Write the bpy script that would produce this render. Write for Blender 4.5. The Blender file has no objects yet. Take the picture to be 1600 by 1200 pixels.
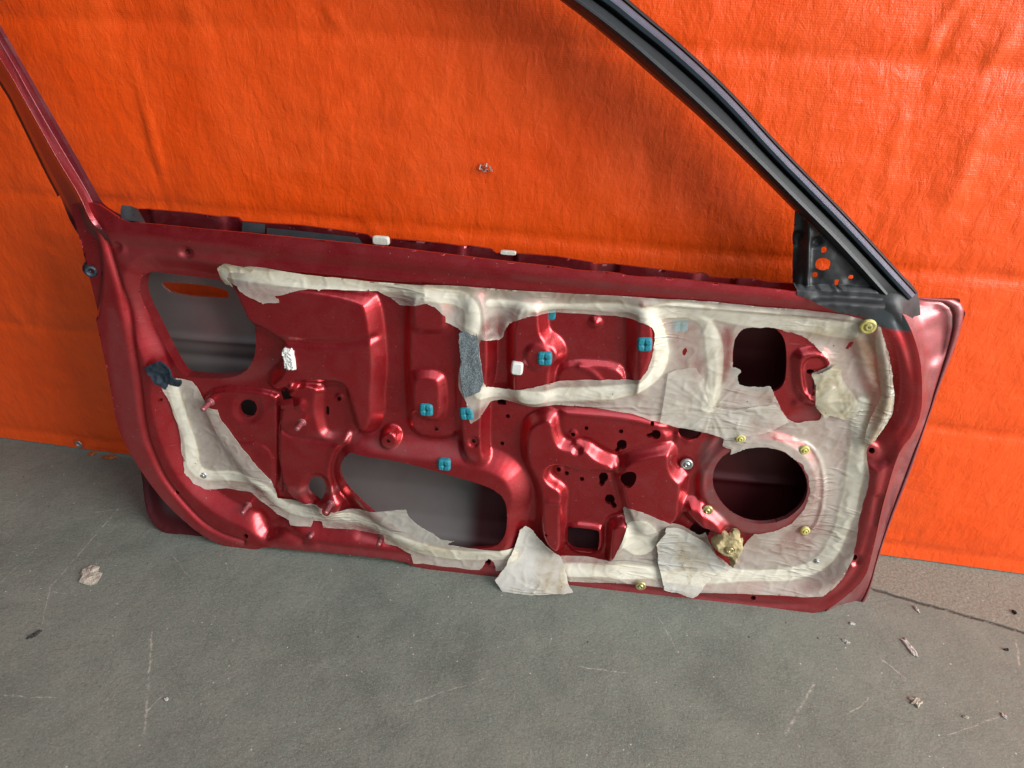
import bpy, math, random
import numpy as np
from mathutils import Matrix, Vector

random.seed(4)
SC = bpy.context.scene

# ------------------------------------------------------------------ camera
F, CH = 1064.0, 0.90                 # focal length in px of a 1600 px wide picture, camera height (m)
def _axes():
    d = np.array([742-800, -(2230-600), -F], float); d /= np.linalg.norm(d)
    h = np.array([-8490-800, -(-485-600), -F], float); h -= d*(h@d); h /= np.linalg.norm(h)
    X, Z = -h, -d
    return np.array([X, np.cross(Z, X), Z])
CR = _axes()
CAMP = np.array([0, 0, CH])
cam = bpy.data.cameras.new('camera'); camo = bpy.data.objects.new('camera', cam)
SC.collection.objects.link(camo); SC.camera = camo
cam.sensor_width = 36; cam.lens = 36*F/1600; cam.clip_start = .02; cam.clip_end = 60
M4 = np.eye(4); M4[:3, :3] = CR; M4[:3, 3] = CAMP
camo.matrix_world = Matrix(M4.tolist())

# ------------------------------------------------------------------ light
w = bpy.data.worlds.new('World'); SC.world = w; w.use_nodes = True
_n, _l = w.node_tree.nodes, w.node_tree.links            # dim shed interior: dark to the left, daylit yard to the right
bg = _n['Background']; _tc = _n.new('ShaderNodeTexCoord'); _sx = _n.new('ShaderNodeSeparateXYZ'); _l.new(_tc.outputs['Generated'], _sx.inputs[0])
_mr = _n.new('ShaderNodeMapRange'); _mr.inputs[1].default_value = -.75; _mr.inputs[2].default_value = .9; _mr.inputs[3].default_value = .02; _mr.inputs[4].default_value = .60
_mr.interpolation_type = 'SMOOTHSTEP'; _l.new(_sx.outputs[0], _mr.inputs[0]); _l.new(_mr.outputs[0], bg.inputs[1]); bg.inputs[0].default_value = (.84, .91, 1, 1)

def area(name, loc, target, sx, sy, power, col):
    l = bpy.data.lights.new(name, 'AREA'); l.shape = 'RECTANGLE'; l.size = sx; l.size_y = sy
    l.energy = power; l.color = col
    o = bpy.data.objects.new(name, l); SC.collection.objects.link(o)
    o.location = loc
    o.rotation_euler = (Vector(target)-Vector(loc)).to_track_quat('-Z', 'Y').to_euler()
    return o
area('bay_door_daylight', (3.5, -.70, 1.9), (0.1, .9, .3), 2.7, 2.5, 268, (1, .985, .955))
area('overhead_fill', (.6, -.25, 3.0), (0, .9, .3), 3.4, 1.6, 29, (.86, .93, 1))  # added fill lamp, set near the wall to brighten the tarp behind the door
SC.view_settings.view_transform = 'Standard'; SC.view_settings.look = 'None'
SC.view_settings.exposure = 0.0; SC.view_settings.gamma = 1

# ------------------------------------------------------------------ helpers
WALL_Y = 1.05*CH
def ray(px, py):
    return CR@np.array([px-800, 600-py, -F], float)
def on_floor(px, py, z=0):
    r = ray(px, py); return CAMP+r*((z-CH)/r[2])
def on_wall(px, py):
    r = ray(px, py); return CAMP+r*(WALL_Y/r[1])
LEAN = math.radians(5.5)
DA, DB = on_floor(400, 859), on_floor(1290, 960)
DX = (DB-DA)/np.linalg.norm(DB-DA)
_n = np.cross(DX, [0, 0, 1.0]); _n /= np.linalg.norm(_n)          # towards the camera
DN = _n if _n[1] < 0 else -_n
DU = np.array([0, 0, 1])*math.cos(LEAN) - DN*math.sin(LEAN)
DN = DN*math.cos(LEAN)+np.array([0, 0, 1])*math.sin(LEAN)
DO = (DA+DB)/2
def at(px, py, h=0.0):
    """photo pixel -> (u, v) on the door's own plane, h metres in front of it"""
    r = ray(px, py); o = DO+DN*h
    t = ((o-CAMP)@DN)/(r@DN); p = CAMP+r*t-o
    return np.array([p@DX, p@DU])
def uv(pts, h=0.0):
    return np.array([at(p[0], p[1], p[2] if len(p) > 2 else h) for p in pts])

def empty(name, label, cat, M=None, group=None):
    o = bpy.data.objects.new(name, None); SC.collection.objects.link(o)
    if M is not None: o.matrix_world = M
    o.empty_display_size = .05
    o['label'] = label; o['category'] = cat
    if group: o['group'] = group
    return o
def mesh_obj(name, verts, faces, mat, parent=None, smooth=True, attrs=None):
    me = bpy.data.meshes.new(name)
    me.from_pydata([tuple(map(float, v)) for v in verts], [], [tuple(map(int, f)) for f in faces])
    me.update()
    if smooth: me.polygons.foreach_set('use_smooth', [True]*len(me.polygons))
    if attrs:
        for k, a in attrs.items():
            at_ = me.attributes.new(k, 'FLOAT', 'POINT'); at_.data.foreach_set('value', np.asarray(a, np.float32))
    me.materials.append(mat)
    o = bpy.data.objects.new(name, me); SC.collection.objects.link(o)
    if parent: o.parent = parent
    return o

def chaikin(P, n=2, closed=True):
    P = np.asarray(P, float)
    for _ in range(n):
        if closed:
            Q = np.roll(P, -1, 0); P = np.stack([.75*P+.25*Q, .25*P+.75*Q], 1).reshape(-1, P.shape[1])
        else:
            A, B = P[:-1], P[1:]
            P = np.vstack([P[:1], np.stack([.75*A+.25*B, .25*A+.75*B], 1).reshape(-1, P.shape[1]), P[-1:]])
    return P
def ragged(P, amp, n=3, seed=1):
    rs = np.random.RandomState(seed); P = np.asarray(P, float)
    for k in range(n):
        Q = np.roll(P, -1, 0); M = (P+Q)/2; L = np.linalg.norm(Q-P, axis=1)
        D = (Q-P)/np.maximum(L, 1e-9)[:, None]; N = np.stack([-D[:, 1], D[:, 0]], 1)
        M = M+N*(rs.randn(len(M))*np.minimum(amp, L*.12))[:, None]
        P = np.stack([P, M], 1).reshape(-1, 2)
        amp *= .6
    return P
def seg_dist(X, A, B):
    d = np.full(len(X), 1e9); D = B-A; L2 = (D**2).sum(1)+1e-18
    for a, dd, l in zip(A, D, L2):
        t = np.clip(((X-a)@dd)/l, 0, 1)
        d = np.minimum(d, ((X-a-t[:, None]*dd)**2).sum(1))
    return np.sqrt(d)
def inside(X, P):
    c = np.zeros(len(X), bool); x, y = X[:, 0], X[:, 1]; n = len(P)
    for i in range(n):
        x1, y1 = P[i]; x2, y2 = P[(i+1) % n]
        if y1 == y2: continue
        m = (y1 > y) != (y2 > y)
        c ^= m & (x < (x2-x1)*(y-y1)/(y2-y1)+x1)
    return c
def sdf(X, P, far=.03):
    """signed distance (negative inside), exact within `far` of the polygon's box"""
    d = np.full(len(X), far*1.5)
    lo, hi = P.min(0)-far, P.max(0)+far
    m = ((X > lo) & (X < hi)).all(1)
    if m.any():
        Y = X[m]; e = seg_dist(Y, P, np.roll(P, -1, 0)); e[inside(Y, P)] *= -1; d[m] = e
    return d
def line_d(X, P, far=.03):
    d = np.full(len(X), far*1.5); lo, hi = P.min(0)-far, P.max(0)+far
    m = ((X > lo) & (X < hi)).all(1)
    if m.any(): d[m] = seg_dist(X[m], P[:-1], P[1:])
    return d
def ss(x): x = np.clip(x, 0, 1); return x*x*(3-2*x)
_rs = np.random.RandomState(7); _G = _rs.rand(256, 256)*2*np.pi
def noise(x, y, seed=0):
    x = np.asarray(x)+seed*17.3; y = np.asarray(y)+seed*31.7
    xi = np.floor(x).astype(int); yi = np.floor(y).astype(int); xf = x-xi; yf = y-yi
    u = xf*xf*xf*(xf*(xf*6-15)+10); v = yf*yf*yf*(yf*(yf*6-15)+10)
    def g(a, b):
        t = _G[(xi+a) % 256, (yi+b) % 256]; return np.cos(t)*(xf-a)+np.sin(t)*(yf-b)
    return ((g(0, 0)*(1-u)+g(1, 0)*u)*(1-v)+(g(0, 1)*(1-u)+g(1, 1)*u)*v)*1.5
def fbm(x, y, o=3, seed=0):
    s = 0; a = 1
    for k in range(o): s = s+a*noise(x*2**k, y*2**k, seed+k); a *= .5
    return s

def sheet(name, outer, holes, step, hfun, mat, parent, rim=0.0, attrs=None, rimfun=None, back=0.0):
    """a pressed sheet on the door plane: outline, holes and relief; edges snapped to the outline"""
    lo, hi = outer.min(0)-step*2, outer.max(0)+step*2
    nx, ny = int((hi[0]-lo[0])/step)+1, int((hi[1]-lo[1])/step)+1
    gx, gy = np.meshgrid(lo[0]+np.arange(nx)*step, lo[1]+np.arange(ny)*step, indexing='ij')
    X = np.stack([gx.ravel(), gy.ravel()], 1)
    d = sdf(X, outer, far=max(hi-lo))
    for H in holes: d = np.maximum(d, -sdf(X, H, far=step*4))
    D = d.reshape(nx, ny)
    g0, g1 = np.gradient(D, step)
    g = np.stack([g0.ravel(), g1.ravel()], 1); gl = np.linalg.norm(g, axis=1)+1e-6; g /= gl[:, None]
    m = (d > -.45*step) & (d < .75*step)
    X[m] -= g[m]*np.clip(d[m], -step, step)[:, None]
    ok = (d < .75*step).reshape(nx, ny)
    q = ok[:-1, :-1] & ok[1:, :-1] & ok[1:, 1:] & ok[:-1, 1:]
    I = np.arange(nx*ny).reshape(nx, ny)
    Fc = np.stack([I[:-1, :-1][q], I[1:, :-1][q], I[1:, 1:][q], I[:-1, 1:][q]], 1)
    used = np.unique(Fc); mp = -np.ones(nx*ny, int); mp[used] = np.arange(len(used)); Fc = mp[Fc]; X = X[used]
    h = hfun(X)
    V = np.stack([X[:, 0], -h, X[:, 1]], 1)
    at_ = {k: f(X) for k, f in (attrs or {}).items()}
    faces = Fc
    if rim or rimfun:
        E = np.concatenate([Fc[:, [0, 1]], Fc[:, [1, 2]], Fc[:, [2, 3]], Fc[:, [3, 0]]])
        key = np.sort(E, 1); k = key[:, 0].astype(np.int64)*len(X)+key[:, 1]
        _, idx, cnt = np.unique(k, return_index=True, return_counts=True)
        B = E[idx[cnt == 1]]
        bv = np.unique(B); mp = -np.ones(len(X), int); mp[bv] = np.arange(len(bv))
        r = rimfun(X[bv]) if rimfun else np.full(len(bv), rim)
        n0 = len(V)
        V = np.vstack([V, V[bv], V[bv]+np.stack([0*r, r, 0*r], 1)])
        nb = len(bv)
        S = np.stack([n0+mp[B[:, 1]], n0+mp[B[:, 0]], n0+nb+mp[B[:, 0]], n0+nb+mp[B[:, 1]]], 1)
        faces = np.vstack([Fc, S])
        for kk in at_: at_[kk] = np.concatenate([at_[kk], at_[kk][bv], at_[kk][bv]])
    return mesh_obj(name, V, faces, mat, parent, True, at_)

# ------------------------------------------------------------------ materials
def mat(name):
    m = bpy.data.materials.new(name); m.use_nodes = True
    n = m.node_tree.nodes; return m, n, m.node_tree.links, n['Principled BSDF']
def N(n, t, **kw):
    o = n.new(t)
    for k, v in kw.items():
        if k in ('operation', 'blend_type', 'data_type', 'attribute_name', 'noise_dimensions', 'feature', 'noise_type', 'wave_type', 'bands_direction', 'clamp', 'distance', 'interpolation_type'):
            setattr(o, k, v)
        else: o.inputs[k].default_value = v
    return o
def ramp(n, pts):
    r = n.new('ShaderNodeValToRGB'); e = r.color_ramp.elements
    while len(e) < len(pts): e.new(.5)
    for x, (p, c) in zip(e, pts):
        x.position = p; x.color = (c, c, c, 1) if isinstance(c, (int, float)) else (*c, 1)
    return r
def mix(n, l, fac, a, b, bt='MIX'):
    m = n.new('ShaderNodeMix'); m.data_type = 'RGBA'; m.blend_type = bt
    for s, v in ((0, fac), (6, a), (7, b)):
        if hasattr(v, 'is_output'): l.new(v, m.inputs[s])
        else: m.inputs[s].default_value = v if s == 0 else (*v, 1)
    return m.outputs[2]
def coords(n, l, scale=(1, 1, 1), rot=(0, 0, 0)):
    tc = n.new('ShaderNodeTexCoord'); mp = n.new('ShaderNodeMapping')
    mp.inputs['Scale'].default_value = scale; mp.inputs['Rotation'].default_value = rot
    l.new(tc.outputs['Object'], mp.inputs[0]); return mp.outputs[0]
def noiseN(n, l, vec, sc, det=4, rough=.55, dist=0):
    o = N(n, 'ShaderNodeTexNoise', Scale=sc, Detail=det, Roughness=rough, Distortion=dist); l.new(vec, o.inputs['Vector']); return o.outputs[0]
def bump(n, l, h, st, dist, prev=None):
    b = N(n, 'ShaderNodeBump', Strength=st, Distance=dist); l.new(h, b.inputs['Height'])
    if prev is not None: l.new(prev, b.inputs['Normal'])
    return b.outputs[0]
def math_(n, l, op, a, b=0, c=None):
    m = n.new('ShaderNodeMath'); m.operation = op
    for s, v in enumerate([a, b] + ([c] if c is not None else [])):
        if hasattr(v, 'is_output'): l.new(v, m.inputs[s])
        else: m.inputs[s].default_value = v
    return m.outputs[0]

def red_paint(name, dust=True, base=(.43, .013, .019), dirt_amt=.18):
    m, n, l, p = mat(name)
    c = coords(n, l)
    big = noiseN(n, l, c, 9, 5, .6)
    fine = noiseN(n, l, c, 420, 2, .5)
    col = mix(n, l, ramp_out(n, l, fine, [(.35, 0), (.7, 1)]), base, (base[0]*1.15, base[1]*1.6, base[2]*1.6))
    # dust film, with a shape of its own
    a = N(n, 'ShaderNodeAttribute', attribute_name='dust')
    dn = noiseN(n, l, c, 26, 8, .68, .6)
    df = math_(n, l, 'MULTIPLY', ramp_out(n, l, dn, [(.38, 0), (.68, 1)]), dirt_amt)
    df2 = math_(n, l, 'MULTIPLY', a.outputs['Fac'], ramp_out(n, l, noiseN(n, l, c, 40, 6, .7), [(.25, .35), (.7, 1)]))
    df = math_(n, l, 'MAXIMUM', df, df2)
    col = mix(n, l, df, col, (.15, .115, .11))
    # small paint chips
    v = N(n, 'ShaderNodeTexVoronoi', Scale=95, Randomness=1); l.new(c, v.inputs['Vector'])
    gate = ramp_out(n, l, noiseN(n, l, c, 13, 4, .6), [(.47, 0), (.56, 1)])
    chip = math_(n, l, 'MULTIPLY', ramp_out(n, l, v.outputs['Distance'], [(.045, 1), (.085, 0)]), gate)
    col = mix(n, l, chip, col, (.42, .36, .35))
    for rot, sc in ((.4, 30), (-1.1, 22)):
        sq = noiseN(n, l, coords(n, l, (1, 1, 16), (0, rot, 0)), sc, 2, .5)
        sq = math_(n, l, 'MULTIPLY', ramp_out(n, l, sq, [(.70, 0), (.74, 1)]), ramp_out(n, l, noiseN(n, l, c, 6, 3), [(.5, 0), (.6, .55)]))
        col = mix(n, l, sq, col, (.34, .16, .16))
    sl = N(n, 'ShaderNodeAttribute', attribute_name='slate')
    col = mix(n, l, sl.outputs['Fac'], col, (.022, .032, .040))
    l.new(col, p.inputs['Base Color'])
    mt = math_(n, l, 'SUBTRACT', .80, math_(n, l, 'MULTIPLY', df, .6)); mt = math_(n, l, 'MULTIPLY', mt, math_(n, l, 'SUBTRACT', 1, math_(n, l, 'MULTIPLY', sl.outputs['Fac'], .9)))
    l.new(mt, p.inputs['Metallic'])
    l.new(math_(n, l, 'ADD', math_(n, l, 'MULTIPLY', df, .3), math_(n, l, 'MULTIPLY_ADD', big, .08, .26)), p.inputs['Roughness'])
    p.inputs['Coat Weight'].default_value = .65; p.inputs['Coat Roughness'].default_value = .2; p.inputs['Coat IOR'].default_value = 1.55
    b = bump(n, l, noiseN(n, l, c, 14, 3, .5), .08, .004)
    b = bump(n, l, fine, .05, .0004, b)
    l.new(b, p.inputs['Normal'])
    return m
def ramp_out(n, l, src, pts):
    r = ramp(n, pts); l.new(src, r.inputs[0]); return r.outputs[0]

RED = red_paint('red_metallic_paint')
RED_SIDE = red_paint('dusty_red_paint', dirt_amt=.75, base=(.40, .045, .055))

def simple(name, col, rough=.5, metal=0, var=.25, vs=60, bmp=.0, bs=200, bd=.001, spec=.5, coat=0):
    m, n, l, p = mat(name); c = coords(n, l)
    nz = noiseN(n, l, c, vs, 5, .6)
    d = tuple(x*(1-var) for x in col); u = tuple(min(1, x*(1+var)) for x in col)
    l.new(mix(n, l, ramp_out(n, l, nz, [(.3, 0), (.7, 1)]), d, u), p.inputs['Base Color'])
    p.inputs['Roughness'].default_value = rough; p.inputs['Metallic'].default_value = metal
    p.inputs['Specular IOR Level'].default_value = spec; p.inputs['Coat Weight'].default_value = coat
    if bmp: l.new(bump(n, l, noiseN(n, l, c, bs, 4, .6), bmp, bd), p.inputs['Normal'])
    return m
def skin_material():
    m, n, l, p = mat('skin_inner_paint'); c = coords(n, l)
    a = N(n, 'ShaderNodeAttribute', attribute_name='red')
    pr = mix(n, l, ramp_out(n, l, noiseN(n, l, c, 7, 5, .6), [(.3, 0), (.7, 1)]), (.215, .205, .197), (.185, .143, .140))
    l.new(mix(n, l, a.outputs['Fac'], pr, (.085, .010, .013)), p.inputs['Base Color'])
    p.inputs['Metallic'].default_value = .3; p.inputs['Roughness'].default_value = .42
    l.new(bump(n, l, noiseN(n, l, c, 24, 3, .5), .08, .003), p.inputs['Normal']); return m
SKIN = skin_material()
BLACK = simple('black_window_frame_paint', (.018, .020, .023), .42, 0, .3, 40, .08, 300, .0006, .6)
SASH_SHEEN = simple('frame_sash_sheen', (.13, .185, .25), .40, .75, .15, 40, .05, 300, .0005, .6)  # bluish sky reflection on the black frame, put into the base colour
RUBBER = simple('black_rubber', (.010, .010, .011), .55, 0, .3, 60, .1, 300, .0006)
BRACKET = simple('mirror_bracket_black', (.020, .021, .023), .45, 0, .5, 70, .2, 160, .001)
FELT = simple('grey_felt', (.20, .235, .25), .95, 0, .55, 420, 1, 700, .003, .2)
GREY = simple('grey_steel', (.08, .09, .10), .4, .5, .15)
WHITEP = simple('white_plastic', (.72, .73, .68), .4, 0, .08, 120)
FOAMW = simple('white_foam', (.58, .58, .50), .9, 0, .1, 200, .4, 500)
YEL = simple('yellowed_plastic', (.62, .56, .17), .35, 0, .2, 300, .1, 300, .0005)
BRASS = simple('yellow_zinc_screw', (.55, .48, .22), .3, .6, .3, 300)
ZINC = simple('zinc_screw', (.42, .44, .42), .35, .7, .3, 300)
TEAL = simple('teal_foam', (.012, .21, .27), .6, 0, .25, 700, .5, 900, .0008)
STUD = simple('painted_stud', (.36, .12, .13), .4, .5, .35, 300, .5, 600, .0006)
NAVY = simple('dark_blue_tape', (.02, .032, .045), .4, 0, .5, 80, .5, 120, .003)
GOLD = simple('crumbling_yellow_foam', (.46, .37, .19), .85, 0, .45, 70, .7, 200, .004)
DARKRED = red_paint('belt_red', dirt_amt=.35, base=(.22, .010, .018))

def plastic(name, base=(.78, .74, .64), stain=(.46, .38, .22), alpha=.55, st=.42):
    m, n, l, p = mat(name); c = coords(n, l)
    s = N(n, 'ShaderNodeAttribute', attribute_name='seal')
    k = N(n, 'ShaderNodeAttribute', attribute_name='stain')
    nz = noiseN(n, l, c, 22, 7, .65, .8)
    film = mix(n, l, ramp_out(n, l, nz, [(.3, 0), (.75, 1)]), base, tuple(x*.84 for x in base))
    film = mix(n, l, s.outputs['Fac'], film, (.76, .72, .60))
    sg = math_(n, l, 'MULTIPLY', math_(n, l, 'MULTIPLY', s.outputs['Fac'], math_(n, l, 'SUBTRACT', 1, s.outputs['Fac'])), 2.6)
    film = mix(n, l, math_(n, l, 'MULTIPLY', sg, ramp_out(n, l, noiseN(n, l, c, 18, 3), [(.4, .1), (.65, 1)])), film, (.50, .40, .22))
    sf = math_(n, l, 'ADD', math_(n, l, 'MULTIPLY', ramp_out(n, l, noiseN(n, l, c, 34, 8, .7, 1.2), [(.48, 0), (.72, 1)]), st), math_(n, l, 'MULTIPLY', k.outputs['Fac'], ramp_out(n, l, noiseN(n, l, c, 60, 6, .7), [(.3, .25), (.65, 1)])))
    film = mix(n, l, math_(n, l, 'MINIMUM', sf, .9), film, stain)
    v = N(n, 'ShaderNodeTexVoronoi', Scale=55, Randomness=1); l.new(c, v.inputs['Vector'])
    sp = math_(n, l, 'MULTIPLY', ramp_out(n, l, v.outputs['Distance'], [(.03, 1), (.07, 0)]), ramp_out(n, l, noiseN(n, l, c, 15, 2), [(.5, 0), (.6, 1)]))
    film = mix(n, l, sp, film, (.10, .08, .06))
    l.new(film, p.inputs['Base Color'])
    a = math_(n, l, 'MULTIPLY_ADD', s.outputs['Fac'], .95-alpha, alpha)
    th = N(n, 'ShaderNodeAttribute', attribute_name='thin'); a = math_(n, l, 'SUBTRACT', a, math_(n, l, 'MULTIPLY', th.outputs['Fac'], .38))
    a = math_(n, l, 'MINIMUM', math_(n, l, 'ADD', a, math_(n, l, 'MULTIPLY', math_(n, l, 'SUBTRACT', nz, .5), .7)), 1.0)
    l.new(a, p.inputs['Alpha'])
    p.inputs['Roughness'].default_value = .27; p.inputs['Coat Weight'].default_value = .4; p.inputs['Coat Roughness'].default_value = .12
    p.inputs['Subsurface Weight'].default_value = .0
    def creases(rot, sc, st_, dd, prev, thr):
        q = noiseN(n, l, coords(n, l, (1, 1, 4.5), (0, rot, 0)), sc, 2, .45, .6)
        q = math_(n, l, 'ABSOLUTE', math_(n, l, 'SUBTRACT', q, .5)); q = ramp_out(n, l, q, [(0, 1), (.06, 0)])
        gt = ramp_out(n, l, noiseN(n, l, c, 8, 2, .5), [(thr, 0), (thr+.12, 1)]); q = math_(n, l, 'MULTIPLY', q, gt)
        return bump(n, l, q, st_, dd, prev)
    b = creases(.5, 7, .6, .0020, None, .47)
    b = creases(-1.0, 10, .5, .0015, b, .50)
    b = creases(1.3, 15, .4, .0009, b, .52)
    b = bump(n, l, noiseN(n, l, c, 12, 2, .5, .5), .10, .006, b)
    b = bump(n, l, noiseN(n, l, c, 110, 3, .5, 1), .07, .0012, b)
    l.new(b, p.inputs['Normal'])
    return m
FILM = plastic('translucent_vapor_film')
FILM_OLD = plastic('yellowed_film', (.50, .46, .34), (.30, .22, .10), .9, .8)
FILM_FLAP = plastic('stained_flap_film', (.64, .62, .56), (.36, .27, .14), .93, .55)

# ------------------------------------------------------------------ floor
def floor_material():
    m, n, l, p = mat('worn_concrete'); c = coords(n, l)
    base = mix(n, l, ramp_out(n, l, noiseN(n, l, c, 1.6, 7, .62, .4), [(.3, 0), (.7, 1)]), (.108, .128, .108), (.185, .207, .172))
    base = mix(n, l, math_(n, l, 'MULTIPLY', ramp_out(n, l, noiseN(n, l, c, 14, 8, .7), [(.35, 0), (.75, 1)]), .5), base, (.26, .27, .225))
    base = mix(n, l, math_(n, l, 'MULTIPLY', ramp_out(n, l, noiseN(n, l, c, 5, 6, .65, 1), [(.50, 0), (.68, 1)]), .4), base, (.075, .086, .076))
    gr = noiseN(n, l, c, 330, 3, .7)
    base = mix(n, l, math_(n, l, 'MULTIPLY', ramp_out(n, l, gr, [(.5, 0), (.68, 1)]), .42), base, (.34, .335, .29))
    base = mix(n, l, math_(n, l, 'MULTIPLY', ramp_out(n, l, noiseN(n, l, c, 190, 4, .75), [(.32, 1), (.47, 0)]), .45), base, (.07, .07, .062))
    # brushed streaks across the slab
    stv = coords(n, l, (1, 9, 1), (0, 0, .9))
    stn = noiseN(n, l, stv, 26, 5, .65, .4)
    base = mix(n, l, math_(n, l, 'MULTIPLY', ramp_out(n, l, stn, [(.6, 0), (.74, 1)]), .3), base, (.33, .32, .28))
    sep = n.new('ShaderNodeSeparateXYZ'); l.new(c, sep.inputs[0]); X, Y = sep.outputs[0], sep.outputs[1]
    wob = math_(n, l, 'MULTIPLY', math_(n, l, 'SUBTRACT', noiseN(n, l, c, 30, 4, .6), .5), .012)
    def side(P, Q):          # signed distance to the line PQ
        P, Q = np.array(P[:2]), np.array(Q[:2]); D = (Q-P)/np.linalg.norm(Q-P); nn = (-D[1], D[0])
        return math_(n, l, 'MULTIPLY_ADD', X, nn[0], math_(n, l, 'MULTIPLY_ADD', Y, nn[1], -(P[0]*nn[0]+P[1]*nn[1])))
    def seg(P, Q, wd, soft=.5):
        P, Q = np.array(P[:2]), np.array(Q[:2]); L = np.linalg.norm(Q-P); D = (Q-P)/L
        s = math_(n, l, 'ADD', side(P, Q), wob)
        t = math_(n, l, 'MULTIPLY_ADD', X, D[0], math_(n, l, 'MULTIPLY_ADD', Y, D[1], -(P@D)))
        o = math_(n, l, 'MAXIMUM', math_(n, l, 'SUBTRACT', math_(n, l, 'ABSOLUTE', math_(n, l, 'SUBTRACT', t, L/2)), L/2), 0)
        dd = math_(n, l, 'SQRT', math_(n, l, 'ADD', math_(n, l, 'MULTIPLY', s, s), math_(n, l, 'MULTIPLY', o, o)))
        mr = N(n, 'ShaderNodeMapRange'); mr.inputs[1].default_value = wd; mr.inputs[2].default_value = wd*soft*.2
        mr.inputs[3].default_value = 0; mr.inputs[4].default_value = 1; l.new(dd, mr.inputs[0]); return mr.outputs[0]
    # casting joint on the right, coarser slab behind it
    J0, J1 = on_floor(1340, 914), on_floor(1600, 988)
    D = J1-J0; A, B = J0-D*.2, J0+D*8
    sd = math_(n, l, 'ADD', side(A, B), wob)
    beyond = N(n, 'ShaderNodeMapRange'); beyond.inputs[1].default_value = -.002; beyond.inputs[2].default_value = .006; l.new(sd, beyond.inputs[0])
    right = N(n, 'ShaderNodeMapRange'); right.inputs[1].default_value = .25; right.inputs[2].default_value = .5; l.new(X, right.inputs[0])
    bm = math_(n, l, 'MULTIPLY', beyond.outputs[0], right.outputs[0])
    grit = noiseN(n, l, c, 210, 6, .8)
    sandy = mix(n, l, ramp_out(n, l, grit, [(.36, 0), (.66, 1)]), (.105, .10, .08), (.38, .355, .28))
    base = mix(n, l, math_(n, l, 'MULTIPLY', bm, .8), base, sandy)
    warm = N(n, 'ShaderNodeMapRange'); warm.inputs[1].default_value = .2; warm.inputs[2].default_value = .9; l.new(X, warm.inputs[0])
    base = mix(n, l, math_(n, l, 'MULTIPLY', warm.outputs[0], .40), base, (.255, .27, .215))
    joint = seg(A, B, .004, 1)
    joint = math_(n, l, 'MULTIPLY', joint, ramp_out(n, l, noiseN(n, l, c, 60, 4, .7), [(.3, .2), (.5, 1)]))
    base = mix(n, l, math_(n, l, 'MULTIPLY', joint, .85), base, (.03, .027, .024))
    light = [((0, 912), (65, 848), .0012), ((78, 918), (185, 795), .0022), ((65, 975), (80, 915), .002), ((80, 925), (118, 930), .002),
             ((1228, 1145), (1272, 1068), .004), ((905, 1042), (980, 1052), .003), ((225, 1145), (238, 985), .004), ((228, 1112), (258, 1083), .003),
             ((0, 1085), (95, 1092), .002), ((1325, 1118), (1358, 1090), .002), ((1030, 965), (1060, 1020), .0016), ((150, 800), (185, 795), .0018),
             ((1375, 1030), (1418, 1062), .003), ((1588, 1000), (1592, 1040), .004), ((270, 870), (300, 905), .0016), ((640, 1100), (760, 1060), .0016), ((1480, 1150), (1560, 1120), .0018)]
    dark = [((25, 915), (78, 880), .006), ((30, 1000), (60, 975), .006), ((125, 1010), (155, 1003), .005), ((1335, 1055), (1395, 1100), .006),
            ((68, 964), (128, 972), .004), ((1350, 1105), (1420, 1128), .004), ((262, 1075), (312, 1070), .003), ((60, 1020), (110, 1012), .004),
            ((25, 835), (60, 815), .007), ((560, 1010), (600, 1000), .004)]
    lm = None
    brk = ramp_out(n, l, noiseN(n, l, c, 130, 4, .7), [(.42, 0), (.60, 1)])
    for a, b, wd in light:
        s = seg(on_floor(*a), on_floor(*b), wd*.62); lm = s if lm is None else math_(n, l, 'MAXIMUM', lm, s)
    base = mix(n, l, math_(n, l, 'MULTIPLY', math_(n, l, 'MULTIPLY', lm, brk), .8), base, (.46, .44, .38))
    dm = None
    for a, b, wd in dark:
        s = seg(on_floor(*a), on_floor(*b), wd*.7, 0); dm = s if dm is None else math_(n, l, 'MAXIMUM', dm, s)
    base = mix(n, l, math_(n, l, 'MULTIPLY', math_(n, l, 'MULTIPLY', dm, brk), .3), base, (.07, .07, .067))
    # pale grit and black flecks
    v = N(n, 'ShaderNodeTexVoronoi', Scale=52, Randomness=1); l.new(c, v.inputs['Vector'])
    sp = math_(n, l, 'MULTIPLY', ramp_out(n, l, v.outputs['Distance'], [(.03, 1), (.075, 0)]), ramp_out(n, l, noiseN(n, l, c, 11, 4), [(.42, 0), (.54, .9)]))
    base = mix(n, l, sp, base, (.62, .60, .52))
    v2 = N(n, 'ShaderNodeTexVoronoi', Scale=23, Randomness=1); l.new(c, v2.inputs['Vector'])
    sp2 = math_(n, l, 'MULTIPLY', ramp_out(n, l, v2.outputs['Distance'], [(.025, 1), (.05, 0)]), ramp_out(n, l, noiseN(n, l, c, 4.3, 3), [(.5, 0), (.56, 1)]))
    base = mix(n, l, sp2, base, (.03, .03, .03))
    l.new(base, p.inputs['Base Color']); p.inputs['Roughness'].default_value = .72
    p.inputs['Specular IOR Level'].default_value = .35
    b = bump(n, l, noiseN(n, l, c, 9, 7, .6, .5), .22, .02)
    b = bump(n, l, noiseN(n, l, coords(n, l, (1, 1.8, 1), (0, 0, .8)), 85, 7, .75, .3), .50, .0035, b)
    b = bump(n, l, gr, .35, .001, b)
    b = bump(n, l, math_(n, l, 'MULTIPLY', grit, bm), .6, .003, b)
    b = bump(n, l, math_(n, l, 'MULTIPLY', joint, -1), .7, .004, b)
    l.new(b, p.inputs['Normal'])
    return m
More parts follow.
